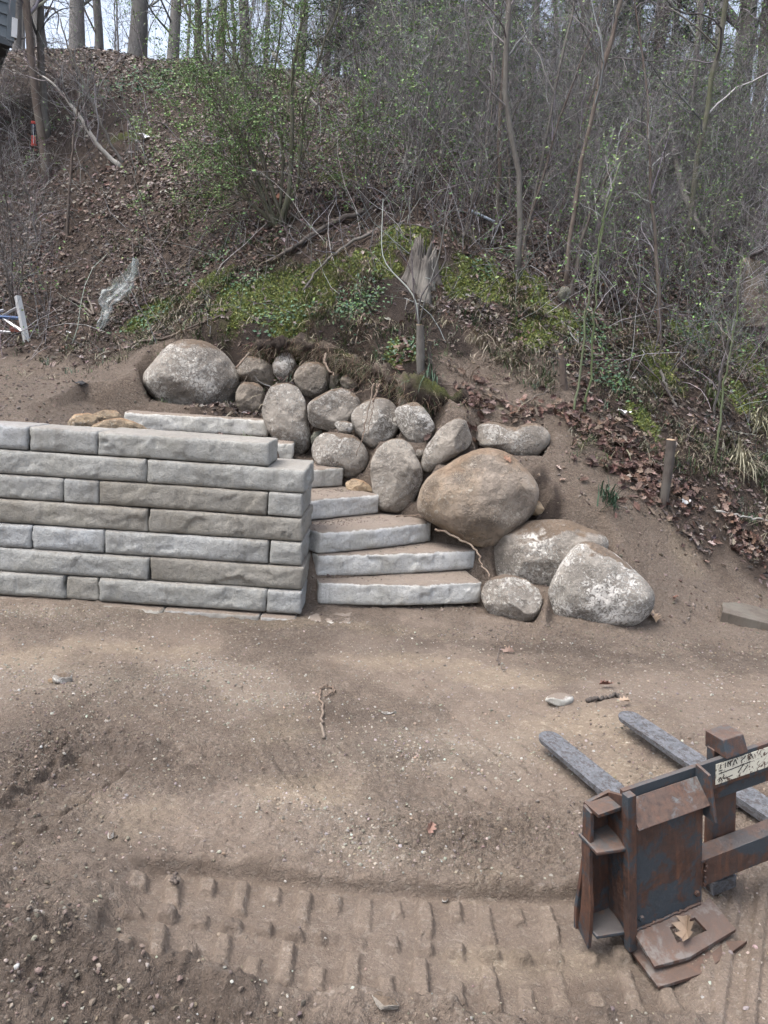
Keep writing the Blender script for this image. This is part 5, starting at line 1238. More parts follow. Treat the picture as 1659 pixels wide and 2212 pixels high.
# ------------------------------------------------------------------ skid steer pallet fork lying in the yard
import bmesh
def rust_mat(name, rust=0.6, paint=(0.024, 0.031, 0.038), scuff=0.25, steel=False):
    mt, nt, b = new_mat(name); t = NT(nt); co = t.coord()
    n1 = t.noise(co, 9, 7, 0.65, .5); n3 = t.noise(co, 55, 6, 0.75); n4 = t.noise(co, 4, 4)
    rc = t.mix(t.ramp(n3, .3, .7), (0.022, 0.015, 0.014), (0.085, 0.043, 0.030))
    mps = t.node('ShaderNodeMapping'); t.put(mps.inputs[0], co); mps.inputs['Scale'].default_value = (1, 1, .13)
    strk = t.noise(mps.outputs[0], 46, 6, .7)
    rc = t.mix(t.math('MULTIPLY', t.ramp(strk, .48, .70), .55), rc, (0.165, 0.070, 0.036))
    rc = t.mix(t.math('MULTIPLY', t.ramp(n4, .45, .7), .5), rc, (0.090, 0.068, 0.062))
    if steel:
        st = t.mix(t.ramp(n3, .35, .65), (0.070, 0.074, 0.082), (0.185, 0.192, 0.210))
        mp = t.node('ShaderNodeMapping'); t.put(mp.inputs[0], co); mp.inputs['Scale'].default_value = (75, 40, 75)
        st = t.mix(t.math('MULTIPLY', t.ramp(t.noise(mp.outputs[0], 1.0, 6, .75), .50, .58), .8), st, (0.060, 0.050, 0.046))
        c = t.mix(t.ramp(n1, .66-.1*rust, .84-.1*rust), st, rc)
    else:
        thr = t.math('ADD', t.math('ADD', t.math('MULTIPLY', n1, .7), t.math('MULTIPLY', n3, .22)), t.math('MULTIPLY', strk, .10))
        c = t.mix(t.ramp(thr, .60-.24*rust, .66-.24*rust), t.mix(n3, paint, tuple(2.0*p for p in paint)), rc)
        c = t.mix(t.math('MULTIPLY', t.ramp(t.math('ADD', t.math('MULTIPLY', t.noise(co, 14, 6, .75), .8), t.math('MULTIPLY', n3, .2)), .60, .70), scuff*1.6), c, (0.155, 0.158, 0.162))
    if not steel: dz = t.math('MULTIPLY', t.ramp(t.math('ADD', t.normz(), t.math('MULTIPLY', n3, .6)), .75, 1.35), .35)
    if not steel: c = t.mix(dz, c, (0.165, 0.125, 0.10))
    t.put(b.inputs['Base Color'], c); b.inputs['Roughness'].default_value = .62; b.inputs['Metallic'].default_value = .15 if not steel else .35
    t.put(b.inputs['Roughness'], t.mix(t.ramp(n3, .3, .7), (.45,)*3, (.8,)*3))
    t.put(b.inputs['Normal'], t.bump(t.math('ADD', n3, t.math('MULTIPLY', n1, .7)), .5, .004))
    return mt
M_rust = rust_mat('rusty_plate', .60, scuff=.3); M_paint = rust_mat('rusty_blue_paint', .46, scuff=.22); M_steel = rust_mat('worn_fork_steel', .35, steel=True); M_scuff = rust_mat('scuffed_lip', .75, (.085, .095, .10), .35); M_foot = rust_mat('worn_foot_plate', .75, (.09, .085, .082), .5)
hd, ro = math.radians(21.45), math.radians(9.0)
FU = Vector((math.cos(hd)*math.cos(ro), math.sin(hd)*math.cos(ro), math.sin(ro))); FV = Vector((-math.sin(hd), math.cos(hd), 0)); FW = FU.cross(FV)
fork = empty('pallet_fork', (0.821, 2.027, 0.03))
fork.matrix_world = Matrix(((FU.x, FV.x, FW.x, .821), (FU.y, FV.y, FW.y, 2.027), (FU.z, FV.z, FW.z, .03), (0, 0, 0, 1)))
tag(fork, 'rusty blue steel pallet fork attachment lying in the yard at the lower right', 'pallet fork')
def hexa(name, pts, mat, bev=.002, sub=0, dent=0.0, seed=0):
    """pts: bottom 4 (ccw seen from above) then top 4; u, v, w"""
    bm = bmesh.new(); vs_ = [bm.verts.new(p) for p in pts]
    for f in ((3, 2, 1, 0), (4, 5, 6, 7), (0, 1, 5, 4), (1, 2, 6, 5), (2, 3, 7, 6), (3, 0, 4, 7)): bm.faces.new([vs_[i] for i in f])
    if sub: bmesh.ops.subdivide_edges(bm, edges=bm.edges[:], cuts=sub, use_grid_fill=True)
    if dent:
        for v in bm.verts:
            n = vnoise(np.array([[v.co.x*9+seed, v.co.y*9, v.co.z*9]]), seed)[0]; v.co += Vector((n, vnoise(np.array([[v.co.z*8, v.co.x*8+seed, 3.3]]), seed)[0], 0))*dent
    bmesh.ops.recalc_face_normals(bm, faces=bm.faces[:])
    if bev: bmesh.ops.bevel(bm, geom=[e for e in bm.edges if len(e.link_faces) == 2 and e.calc_face_angle(0) > .6], offset=bev, segments=2, profile=.6, affect='EDGES')
    me = bpy.data.meshes.new(name); bm.to_mesh(me); bm.free(); me.materials.append(mat); return me
def fb(name, u0, u1, v0, v1, w0, w1, mat, bev=.002, parent=None, **k):
    return obj(name, hexa(name, [(u0, v0, w0), (u1, v0, w0), (u1, v1, w0), (u0, v1, w0), (u0, v0, w1), (u1, v0, w1), (u1, v1, w1), (u0, v1, w1)], mat, bev, **k), parent or fork)
def fh(name, pts, mat, bev=.002, parent=None, **k): return obj(name, hexa(name, pts, mat, bev, **k), parent or fork)
plate = fb('back_plate', .004, .256, 0, .009, .055, .435, M_paint)
fb('edge_bar', -.022, .006, -.014, .014, .0, .515, M_rust)
fh('side_plate', [(-.012, .014, .0), (0, .014, .0), (0, .115, .015), (-.012, .115, .015), (-.012, .014, .50), (0, .014, .50), (0, .09, .47), (-.012, .09, .47)], M_rust)
fh('outer_flange', [(-.125, .10, .03), (.0, .10, .015), (.0, .112, .015), (-.125, .112, .03), (-.085, .088, .455), (.0, .088, .470), (.0, .10, .470), (-.085, .10, .455)], M_rust, .0015, sub=5, dent=.007, seed=3)
fh('flange_return', [(-.125, .045, .0), (-.113, .045, .0), (-.113, .102, .03), (-.125, .102, .03), (-.093, .060, .445), (-.081, .060, .445), (-.081, .092, .455), (-.093, .092, .455)], M_rust, .0015, sub=5, dent=.008, seed=8)
for w0, nm, dv in ((.345, 'upper', 0.0), (.055, 'lower', .01)):
    o = fh('lock_tab', [(-.105, .02+dv, w0-.012), (-.02, -.002+dv, w0-.012), (.0, .10, w0), (-.11, .10, w0), (-.105, .02+dv, w0), (-.02, -.002+dv, w0), (.0, .10, w0+.012), (-.11, .10, w0+.012)], M_rust, .004)
fb('flange_cap', -.09, -.01, .03, .10, .445, .457, M_rust)
# folded top lip, its rib and the rails
fh('top_lip', [(.006, -.026, .408), (.262, -.026, .408), (.262, -.016, .404), (.006, -.016, .404), (.006, .030, .475), (.262, .030, .475), (.262, .036, .468), (.006, .036, .468)], M_scuff)
fh('rib', [(.258, -.045, .36), (.268, -.045, .36), (.268, .036, .36), (.258, .036, .36), (.258, -.018, .502), (.268, -.018, .502), (.268, .036, .512), (.258, .036, .512)], M_rust)
rail = fb('top_rail', .0, 1.02, .036, .052, .405, .500, M_paint, sub=0)
fb('rail_web', .25, 1.02, .052, .066, .352, .415, M_paint)
fb('lower_rail', .252, 1.02, -.002, .060, .115, .207, M_rust)
# worn maker decal: cream film with black marks left on it
dm, nt, b = new_mat('worn_decal'); t = NT(nt); co = t.coord('Object', False)
k1 = t.noise(co, 46, 6, .75, 1.5)
t.put(b.inputs['Base Color'], t.mix(t.ramp(k1, .53, .57), (.62, .60, .50), (.10, .065, .05))); b.inputs['Roughness'].default_value = .6
dec = fb('decal', .335, .60, .0345, .0358, .418, .487, dm, 0, rail)
blk = plain_mat('decal_black', (.02, .02, .02), .6, 0, .1, 30, 0)
gd = Geo()
def stroke(u0, w0, u1, w1, wd=.0035):
    d = np.array([u1-u0, w1-w0]); d = d/np.hypot(*d); nx = np.array([-d[1], d[0]])*wd/2
    q = [np.array([u0, w0])+nx, np.array([u0, w0])-nx, np.array([u1, w1])-nx, np.array([u1, w1])+nx]
    gd.add([(a, .0338, c) for a, c in q], np.array([[0, 1, 2, 3]]))
for s_ in [(.345,.452,.47,.458),(.352,.468,.352,.483),(.345,.462,.36,.462),(.37,.466,.37,.484),(.38,.466,.38,.484),(.38,.484,.39,.470),(.39,.466,.39,.484),(.40,.466,.408,.484),(.408,.484,.416,.466),(.365,.43,.365,.447),(.365,.43,.40,.433),(.42,.435,.44,.455),(.44,.43,.46,.45),(.43,.47,.45,.484),(.46,.465,.47,.484),(.47,.484,.48,.465),(.345,.424,.352,.44),(.352,.44,.36,.424)]: stroke(*s_)
obj('lettering', gd.mesh('lettering', blk, False), dec)
# foot lip folded out toward the yard, with its square lock slot
def lip_pt(u, a, dz): return (u, -.095*a, .058-.044*a+dz)
_o = [(0.0, 1), (.115, 1.12), (.300, .95), (.29, 0), (.0, 0)]; _i = [(.105, .70), (.16, .72), (.215, .70), (.205, .28), (.112, .28)]
V = [lip_pt(u, a, z) for z in (0, -.010) for ring in (_o, _i) for u, a in ring]; F = []
for k in range(5):
    n_ = (k+1) % 5
    F += [(k, n_, 5+n_, 5+k), (15+k, 15+n_, 10+n_, 10+k), (10+k, 10+n_, n_, k), (5+k, 5+n_, 15+n_, 15+k)]
obj('foot_lip', mesh_np('foot_lip', np.array(V), np.array(F), M_foot, False), fork)
for k, (u, w_) in enumerate(((.03, .40), (.235, .40), (.03, .09), (.235, .10))):
    V, F = tube_batch(np.array([[[u, .002, w_], [u, -.004, w_], [u, -.009, w_]]]), np.array([[.010, .010, .008]]), 6, True); obj('bolt', mesh_np('bolt', V, F, M_rust, False), fork)
gw_ = Geo()
for (a, c_) in (((.006, -.002, .06), (.006, -.002, .41)), ((.262, -.006, .20), (.262, -.006, .12)), ((.005, -.003, .058), (.25, -.003, .060))):
    S = np.linspace(a, c_, 40); gw_.add(*tube_batch((S+np.random.default_rng(4).normal(0, .0012, (40, 3)))[None], np.full((1, 40), .0045)*np.random.default_rng(6).uniform(.7, 1.3, (1, 40)), 6))
obj('weld_bead', gw_.mesh('weld_bead', M_rust, True), fork)
fh('ground_plate', [(-.02, -.135, -.022), (.12, -.150, -.022), (.32, -.115, -.022), (.0, .05, -.022), (-.02, -.135, -.012), (.12, -.150, -.012), (.32, -.115, -.012), (.0, .05, -.012)], M_foot, .001)
def tine(uc, sh, tip):
    root = empty('fork_tine', (0, 0, 0)); root.parent = fork
    n = 26; V = []; hw = .047
    v = np.concatenate([np.linspace(.06, tip-.065, 12), tip-.06+.06*np.sin(np.linspace(0, np.pi/2, 14))])
    prof = []
    for i, q in enumerate(v):
        f = (q-.06)/(tip-.06); w_ = hw*(1 if q < tip-.06 else math.sqrt(max(0, 1-((q-(tip-.06))/.0601)**2))); th = .042*(1-.62*f)
        top = .04-.006*f
        prof.append([(uc-w_, q, top), (uc+w_, q, top), (uc+w_, q, top-th), (uc-w_, q, top-th)])
    V = np.array(prof).reshape(-1, 3); k = np.arange(n*4).reshape(n, 4); a, b_ = k[:-1], k[1:]
    F = [np.stack([a, np.roll(a, -1, 1), np.roll(b_, -1, 1), b_], -1).reshape(-1, 4), k[:1, ::-1], k[-1:]]
    o = obj('blade', mesh_np('blade', V, F, M_steel, False), root)
    obj('shank', hexa('shank', [(uc-hw, .068, .0), (uc+hw, .068, .0), (uc+hw, .108, .0), (uc-hw, .108, .0), (uc-hw, .068, sh), (uc+hw, .068, sh), (uc+hw, .098, sh), (uc-hw, .098, sh)], M_rust, .003), root)
    obj('hook', hexa('hook', [(uc-hw*.9, .022, .503), (uc+hw*.9, .022, .503), (uc+hw*.9, .110, .503), (uc-hw*.9, .110, .503), (uc-hw*.85, .040, .556), (uc+hw*.85, .040, .556), (uc+hw*.9, .110, .556), (uc-hw*.9, .110, .556)], M_rust, .003), root)
    return root
tine(.405, .51, 1.13); tine(.815, .51, 1.11)
fb('end_bar', 1.01, 1.035, -.014, .06, .0, .515, M_rust)
fb('far_plate', .78, 1.01, 0, .009, .055, .41, M_rust)
# ------------------------------------------------------------------ stumps, sticks, roots, litter and odds and ends
LZ = np.random.default_rng(31)
def stick(name, pts, r0, r1, bark, label, cat, lift=None, sides=7, n=18, group=None, twigs=0, mat=None, wob=.006):
    """pts: world points or (px, py) on the ground or (px, py, Y)"""
    W = []
    for p in pts:
        if len(p) == 2: q = hit(*p); q[2] = float(zf(q[0], q[1]))+(r0 if lift is None else lift)
        elif len(p) == 4: q = np.array(p[:3])
        else: q = atY(*p)
        W.append(q)
    W = np.array(W); S = resample(W, n); S[1:-1] += LZ.normal(0, wob, (n-2, 3)); b = S[0].copy()
    V, F = tube_batch((S-b)[None], np.linspace(r0, r1, n)[None]*LZ.uniform(.88, 1.12, (1, n)), sides, True)
    mt = mat or BARK[bark]
    if twigs:
        root = empty(name, b); obj('limb', mesh_np('limb', V, F, mt, True), root)
        P1, R1 = shoots(S[None], np.linspace(r0, r1, n)[None], twigs, .15, .6, .2, .7, .1, 6, LZ, .4, .002); obj('twigs', tw_mesh('twigs', [(P1, R1)], LZ, 3, off=b), root)
    else: root = obj(name, mesh_np(name, V, F, mt, True), loc=b)
    tag(root, label, cat, group); return root
GB = lambda a, c: bark_mat('wood_'+str(a[0]), a, c)
M_root = bark_mat('root_red', (.105, .075, .056), (.22, .165, .125)); M_cutwood = plain_mat('cut_wood', (.36, .26, .17), .8, 0, .3, 30)
# weathered stump with flared roots
sb = hit(903, 628)+np.array([0, .10, -.03]); st = empty('tree_stump', sb); tag(st, 'grey weathered broken stump with flared roots under a mossy knoll', 'stump')
M_stump = bark_mat('weathered_stump_wood', (.036, .031, .028), (.150, .134, .120), 0, 5)
nt_, nz_ = 160, 44; th = np.linspace(0, 2*np.pi, nt_, endpoint=False); zz = np.linspace(0, 1, nz_)
cs = np.stack([np.cos(th), np.sin(th)], -1)
top = .46+.10*fbm(cs*1.6+3, 2, 5)+.16*fbm(cs*7+1, 3, 6)+.07*np.cos(th-2.2)
zrow = -.80+(top[None]+.80)*zz[:, None]
prof = np.interp(zrow, [-.80, -.10, .06, .20, .38, .60], [.24, .21, .17, .135, .11, .09])
lobe = np.clip(np.cos(th*5+.5+.7*np.sin(th*2)), 0, 1)**1.5
flute = 1+lobe[None]*np.interp(zrow, [-.8, -.05, .15, .5], [.35, .60, .28, .10])+.16*fbm(cs*5+2, 3, 8)[None]+.10*fbm(np.stack([np.tile(cs[:, 0]*16, (nz_, 1)), np.tile(cs[:, 1]*16, (nz_, 1)), zrow*3], -1), 3, 9)
rad = prof*flute; lean = np.stack([.07*np.clip(zrow, 0, 1)**1.0, .05*np.clip(zrow, 0, 1)], -1)
V = np.stack([rad*cs[:, 0]*1.12+lean[..., 0], rad*cs[:, 1]*.9+lean[..., 1], zrow], -1)
inn = V[-1]*np.array([.62, .62, 1])+np.array([.01, .01, -.10]); cen = V[-1]*np.array([.2, .2, .4])
V = np.concatenate([V, inn[None], cen[None]]); k = np.arange((nz_+2)*nt_).reshape(nz_+2, nt_); a, b_ = k[:-1], k[1:]
F = [np.stack([a, np.roll(a, -1, 1), np.roll(b_, -1, 1), b_], -1).reshape(-1, 4), k[-1:]]
obj('trunk', mesh_np('trunk', V.reshape(-1, 3), F, M_stump, True), st)
# cut trunk and stubs
def stub(name, base, top, r0, r1, bark, label, cat='stump', Y=None):
    b = hit(*base); t_ = atY(*top, b[1]-.02); n = 14; S = resample(np.array([b-np.array([0, 0, .08]), (b+t_)/2+LZ.normal(0, .008, 3), t_]), n)-b
    root = empty(name, b); tag(root, label, cat)
    V, F = tube_batch(S[None], np.linspace(r0, r1, n)[None]*LZ.uniform(.94, 1.06, (1, n)), 10); obj('trunk', mesh_np('trunk', V, F, BARK[bark], True), root)
    th = np.linspace(0, 6.283, 12, endpoint=False); c = S[-1]; V = np.concatenate([np.stack([c[0]+r1*.98*np.cos(th), c[1]+r1*.98*np.sin(th), c[2]+.15*r1*np.sin(th)], -1), [c+np.array([0, 0, .003])]])
    obj('cut_face', mesh_np('cut_face', V, np.array([[12, i, (i+1) % 12] for i in range(12)]), M_cutwood, False), root); return root
s1_ = stub('cut_trunk', (910,800), (908,702), .040, .036, 'grey', 'cut grey trunk standing upright above the stones, right of the hanging roots')
b = np.array(s1_.location); S0 = np.array([atY(906, 740, b[1]), atY(925, 660, b[1]-.02), atY(950, 560, b[1]), atY(960, 480, b[1])])
Rk = np.random.default_rng(3); Ssh = np.stack([resample(np.array([atY(904, 705, b[1]), atY(885+i*12+Rk.normal(0, 8), 640, b[1]-.05), atY(858+i*34+Rk.normal(0, 14), 560+Rk.normal(0, 10), b[1]), atY(840+i*46+Rk.normal(0, 22), 430-20*(i % 2), b[1])]), 14) for i in range(4)]); Rsh = np.tile(np.linspace(.008, .003, 14), (4, 1))
P1, R1 = shoots(Ssh, Rsh, 7, .15, .5, .25, .7, .1, 6, Rk, .5, .002); obj('shoots', tw_mesh('shoots', [(Ssh, Rsh), (P1, R1)], Rk, 4, off=b), s1_)
stub('stub', (1222,838), (1212,765), .034, .026, 'brown', 'short cut stub with a pale top on the dirt bank')
stub('stub', (1432,1090), (1450,950), .036, .040, 'dark', 'dark cut post like stub beside the leaf drift on the right')
stub('stub', (935,790), (928,735), .022, .02, 'dark', 'short dark stub just right of the cut grey trunk')
o = grown_tree('rotten_trunk', [(1640,700),(1632,640),(1625,585),(1622,560)], .20, .09, 'rot', 'rotten reddish broken trunk base at the right edge of the woods', 'stump', 44, 4, (.3, .8), 3, (.2, .5), 0, 0, ext=0, Y=9.6, spread=1.2, up=-.2)
# fallen branches
stick('fallen_branch', [(790,468),(720,490),(660,525),(610,560),(575,580)], .035, .02, 'dark', 'black fallen branch below the many stemmed shrub', 'branch', twigs=10, lift=.05)
stick('fallen_branch', [(800,515),(740,545),(690,590),(655,640)], .018, .01, 'grey', 'grey fallen branch crossing the mossy bank', 'branch', twigs=6, lift=.05)
stick('fallen_branch', [(590,115,13),(625,165,13),(655,195,13),(690,235,13)], .030, .022, 'pale', 'white peeled branch leaning high on the slope', 'branch')
stick('fallen_branch', [(1100,490),(1060,480),(1035,470)], .020, .018, 'pale', 'unused', 'branch') if False else None
stick('fallen_branch', [(1280,700),(1310,740),(1350,790)], .012, .008, 'dark', 'thin dark stick lying on the grassy right slope', 'branch', lift=.03)
stick('fallen_branch', [(1425,810),(1440,850),(1462,890)], .017, .010, 'grey', 'short bent grey stick on moss at the right', 'branch', lift=.04)
stick('fallen_branch', [(1455,320,12),(1470,400,11.5),(1500,470,11),(1560,560,10.5)], .05, .03, 'grey', 'grey dead trunk leaning in the right side of the thicket', 'branch', twigs=8)
stick('fallen_branch', [(1240,640),(1330,668),(1420,690),(1480,700)], .03, .02, 'dark', 'dark log lying across the slope behind the green canes', 'branch', lift=.04) if False else None
stick('fallen_branch', [(150,650),(175,660),(205,690),(190,640),(165,655)], .016, .012, 'brown', 'pale brown forked root lying left of the plastic sheet', 'root', lift=.03)
stick('fallen_branch', [(300,745),(360,738),(430,715),(480,690)], .014, .008, 'brown', 'brown stick along the foot of the grassy bank', 'branch', lift=.03)
stick('pipe', [(1012,462),(1080,495)], .020, .020, 'pale', 'pale blue grey plastic pipe lying among the leaves', 'pipe', lift=.05, n=6, mat=plain_mat('pipe_plastic', (.36, .42, .50), .4, 0, .1, 12, 0), wob=0, sides=12)
# roots over the stones and steps
stick('root', [(940,1143,5.85),(985,1160,5.75),(1020,1178,5.66),(1035,1205,5.55),(1056,1248,5.40)], .010, .006, 'brown', 'long bare root trailing over the lower steps to the ground', 'root', mat=M_root, n=26, sides=6)
stick('root', [(855,1116,6.05),(905,1114,5.98),(945,1128,5.88)], .006, .004, 'brown', 'thin pale root lying on the third tread', 'root', mat=M_root, sides=5)
HR = [([(808,828,6.72),(800,870,6.62),(790,915,6.55),(782,960,6.50),(770,985,6.5)],'longest bare root hanging over the dark blocky boulder'),([(815,828,6.72),(806,880,6.60),(795,930,6.55)],'short bare root beside the longest hanging root'),([(765,850,6.85),(790,845,6.75),(822,822,6.72)],'thin root arching across the top of the dark blocky boulder'),([(820,830,6.7),(812,850,6.64),(806,868,6.6)],'broken pale root stub above the dark blocky boulder')]
for i, (p, lab) in enumerate(HR): stick('root', p, (.007, .005, .004, .011)[i], .003 if i < 3 else .009, 'brown', lab, 'root', mat=M_root, sides=5, group='roots hanging over the stones')
stick('root', [(705,765,7.35),(700,785,7.28),(712,800,7.2),(722,812,7.15)], .013, .008, 'brown', 'thick root poking from the orange soil above the small stones', 'root', mat=M_root)
stick('stick', [(510,795,7.4),(525,778,7.5),(538,762,7.6)], .011, .008, 'brown', 'light brown stick wedged by the largest rear boulder', 'stick', mat=M_root, wob=.002)
stick('stick', [(1050,1000,5.75),(1075,1020,5.6),(1105,1060,5.5),(1120,1085,5.5)], .004, .003, 'brown', 'unused', 'stick') if False else None
stick('stick', [(955,838),(1010,850),(1090,875),(1140,900)], .006, .004, 'brown', 'long thin stem lying down the bare dirt bank', 'stick', lift=.03)
stick('stick', [(1130,890),(1180,860),(1240,835),(1330,800)], .005, .004, 'brown', 'long thin bent stem reaching right across the bare bank', 'stick', lift=.06)
stick('stick', [(1545,1120),(1600,1130),(1659,1140)], .010, .008, 'pale', 'straight grey stick lying on the leaves at the right edge', 'stick', lift=.05)
# sticks and bits on the yard
stick('root', [(697,1600),(694,1545),(692,1496)], .007, .006, 'brown', 'pale dry root lying straight on the dark damp soil', 'root', mat=M_root, lift=.01)
stick('root', [(690,1494),(712,1488),(728,1496),(700,1509)], .006, .004, 'brown', 'small hooked root at the top of the straight one', 'root', mat=M_root, lift=.015)
stick('stick', [(1268,1520),(1300,1514),(1335,1505)], .012, .008, 'dark', 'dark rotten stick beyond the far fork tine', 'stick', lift=.012)
stick('stick', [(1080,1400),(1075,1430),(1088,1455)], .004, .003, 'brown', 'thin curved twig on the dirt below the boulders', 'stick', lift=.012)
stick('stick', [(380,1925),(375,1900),(362,1880)], .006, .004, 'brown', 'short twig at the left end of the track print', 'stick', lift=.02)
def yard_rock(name, px, py, sx, sy, sz, mat, seed, label, cat='stone', flat=False):
    c = hit(px, py); r = np.random.default_rng(seed)
    V = []; nt, nr = 28, 14; T = np.linspace(0, 2*np.pi, nt, endpoint=False); ph = np.linspace(0, np.pi, nr)[1:-1]
    D = np.stack([np.sin(ph)[:, None]*np.cos(T), np.sin(ph)[:, None]*np.sin(T), np.tile(np.cos(ph)[:, None], (1, nt))], -1).reshape(-1, 3); D = np.concatenate([D, [[0, 0, 1], [0, 0, -1]]])
    P = D.copy()
    for _ in range(7):
        pn = r.normal(size=3); pn /= np.linalg.norm(pn); P = P-np.maximum(P@pn-r.uniform(.55, .8), 0)[:, None]*pn
    P = P*(1+.10*fbm(D*2.2+seed, 3, seed)[:, None])*np.array([sx, sy, sz])
    n = (nr-2)*nt; k = np.arange(n).reshape(nr-2, nt); a, b_ = k[:-1], k[1:]
    F = [np.stack([a, b_, np.roll(b_, -1, 1), np.roll(a, -1, 1)], -1).reshape(-1, 4), np.stack([np.full(nt, n), k[0], np.roll(k[0], -1)], -1), np.stack([np.full(nt, n+1), np.roll(k[-1], -1), k[-1]], -1)]
    o = obj(name, mesh_np(name, P, F, mat, not flat), loc=(c[0], c[1], float(zf(c[0], c[1]))+sz*.45), rot=(0, 0, r.uniform(0, 3))); tag(o, label, cat, 'loose stones in the yard'); return o
yard_rock('stone', 1207, 1522, .085, .045, .035, M_step, 1, 'broken chunk of pale block lying near the fork tips')
yard_rock('stone', 842, 1542, .042, .028, .014, SM['white'], 2, 'small flat white stone lying alone in the middle of the yard')
yard_rock('stone', 135, 1472, .050, .040, .035, SM['white'], 3, 'pale rock on the gravel at the left of the yard')
yard_rock('stone', 110, 1476, .020, .018, .014, SM['sand'], 4, 'small orange stone beside the pale rock at the left')
yard_rock('stone', 830, 2176, .045, .03, .010, SM['flat'], 5, 'grey stone half sunk at the bottom edge below the track print')
yard_rock('stone', 965, 1988, .012, .010, .010, SM['white'], 6, 'small white pebble lying in the track print') if False else None
yard_rock('stone', 240, 1812, .030, .012, .008, SM['white'], 7, 'thin pale sliver of stone on the left crumbly soil')
yard_rock('stone', 1215, 652, .10, .08, .10, SM['green'], 8, 'grey lichen covered rock on the slope right of the sapling')
yard_rock('stone', 232, 1560, .014, .012, .010, SM['white'], 9, 'round white pebble near the left track edge')
yard_rock('stone', 962, 1938, .013, .011, .010, SM['white'], 10, 'round white pebble inside the upper edge of the track print')
# single fallen leaves
def leaf_obj(px, py, size, tone, label, lift=.012, stand=.3, loc=None):
    c = np.array(loc) if loc is not None else hit(px, py)
    if loc is None: c[2] = float(zf(c[0], c[1]))+lift
    T = LOB*1.0; T = T.copy(); T[:, 2] = T[:, 2]*1.6+.12*T[:, 0]**2
    n = zn(np.array([c[0]]), np.array([c[1]])); n = tilt(n, stand, LZ)
    V, F, C = stamp(T, LOBF, np.zeros((1, 3)), n, LZ.uniform(0, 6.28, 1), np.array([size]), np.array([tone]))
    gg = Geo(); gg.add(V, F, C); o = obj('fallen_leaf', gg.mesh('fallen_leaf', M_leaf, False), loc=c); tag(o, label, 'leaf', 'single fallen leaves'); return o
leaf_obj(928, 1802, .065, (.24, .14, .11), 'reddish lobed leaf lying above the track print', stand=.2)
leaf_obj(1412, 1338, .15, (.33, .25, .18), 'pale tan lobed leaf at the right foot of the triangular boulder')
leaf_obj(1345, 1527, .07, (.36, .27, .20), 'curled pale leaf by the far fork tip', .03, .8)
leaf_obj(1310, 1488, .09, (.16, .08, .06), 'dark red brown leaf clump beyond the far fork tip', .02, .5)
leaf_obj(1205, 1018, .075, (.42, .33, .29), 'pale pinkish leaf flat on the bank right of the tan boulder')
leaf_obj(1215, 1042, .07, (.33, .24, .19), 'tan leaf below the pale pinkish leaf on the bank')
leaf_obj(1097, 1412, .10, (.24, .17, .14), 'curled brown leaf on the dirt under the boulders')
leaf_obj(1455, 1300, .09, (.20, .10, .07), 'red brown leaf on the dirt right of the triangular boulder', .03, .5)
leaf_obj(1305, 630, .12, (.40, .21, .11), 'bright orange tan leaf on the slope by the green canes', .05, .4)
leaf_obj(1095, 990, .09, (.33, .20, .14), 'tan leaf lying on top of the biggest tan boulder', loc=atY(1095, 992, 5.85))
leaf_obj(0, 0, .11, (.27, .20, .145), 'pale tan leaf lodged in the slot of the fork foot plate', loc=np.array(fork.matrix_world @ Vector((.15, -.055, .040))), stand=.2)
leaf_obj(640, 425, .17, (.24, .10, .06), 'big rust red leaf caught in the base of the shrub', .12, .9) if False else leaf_obj(595, 450, .20, (.26, .11, .065), 'big rust red leaf caught in the base of the shrub', .12, .8)
# plank at the right
pa = hit(1556, 1335); pb_ = hit(1659, 1385)
plank = obj('timber', hexa('timber', [(0, -.05, -.03), (.75, -.06, -.04), (.75, .28, -.03), (0, .30, -.03), (0, -.05, .055), (.75, -.06, .05), (.75, .28, .055), (0, .30, .06)], bark_mat('weathered_timber', (.060, .050, .041), (.112, .095, .078), 0, 3), .006, sub=3, dent=.008, seed=2), loc=(pa[0], pa[1]+.0, float(zf(pa[0], pa[1]))+.01), rot=(.05, .08, math.radians(-24)))
tag(plank, 'weathered grey timber slab half buried at the right edge of the yard', 'timber')
# aluminium trestle at the left edge
M_alu = plain_mat('aluminium', (.62, .63, .64), .35, .6, .12, 25, .1); M_blue = plain_mat('blue_paint', (.05, .10, .22), .5, .1, .2, 30, .1)
lb = hit(57, 738); lad = empty('ladder', lb); tag(lad, 'white aluminium ladder frame with a blue bar leaning at the left edge', 'ladder')
Yl = lb[1]
def bar(name, pts, r, mt, flat=None):
    S = resample(np.array([atY(px, py, Yl+d) for px, py, d in pts]), 6)-lb
    V, F = tube_batch(S[None], np.full((1, 6), r), 4, True); obj(name, mesh_np(name, V, F, mt, False), lad)
bar('rail', [(38,640,.12),(48,690,.06),(58,740,0)], .040, M_alu); bar('rail', [(-45,648,.35),(-40,690,.3),(-38,745,.25)], .040, M_alu)
bar('brace', [(42,662,.1),(22,672,.14),(3,684,.2)], .018, M_alu); bar('brace', [(3,684,.2),(26,702,.12),(52,718,.04)], .018, M_alu)
bar('brace', [(-45,680,.3),(-20,676,.25),(8,670,.18)], .016, M_alu); bar('brace', [(-45,712,.3),(-10,715,.2),(22,718,.1)], .016, M_alu)
bar('crossbar', [(-45,682,.3),(0,684,.2),(48,688,.06)], .020, M_blue)
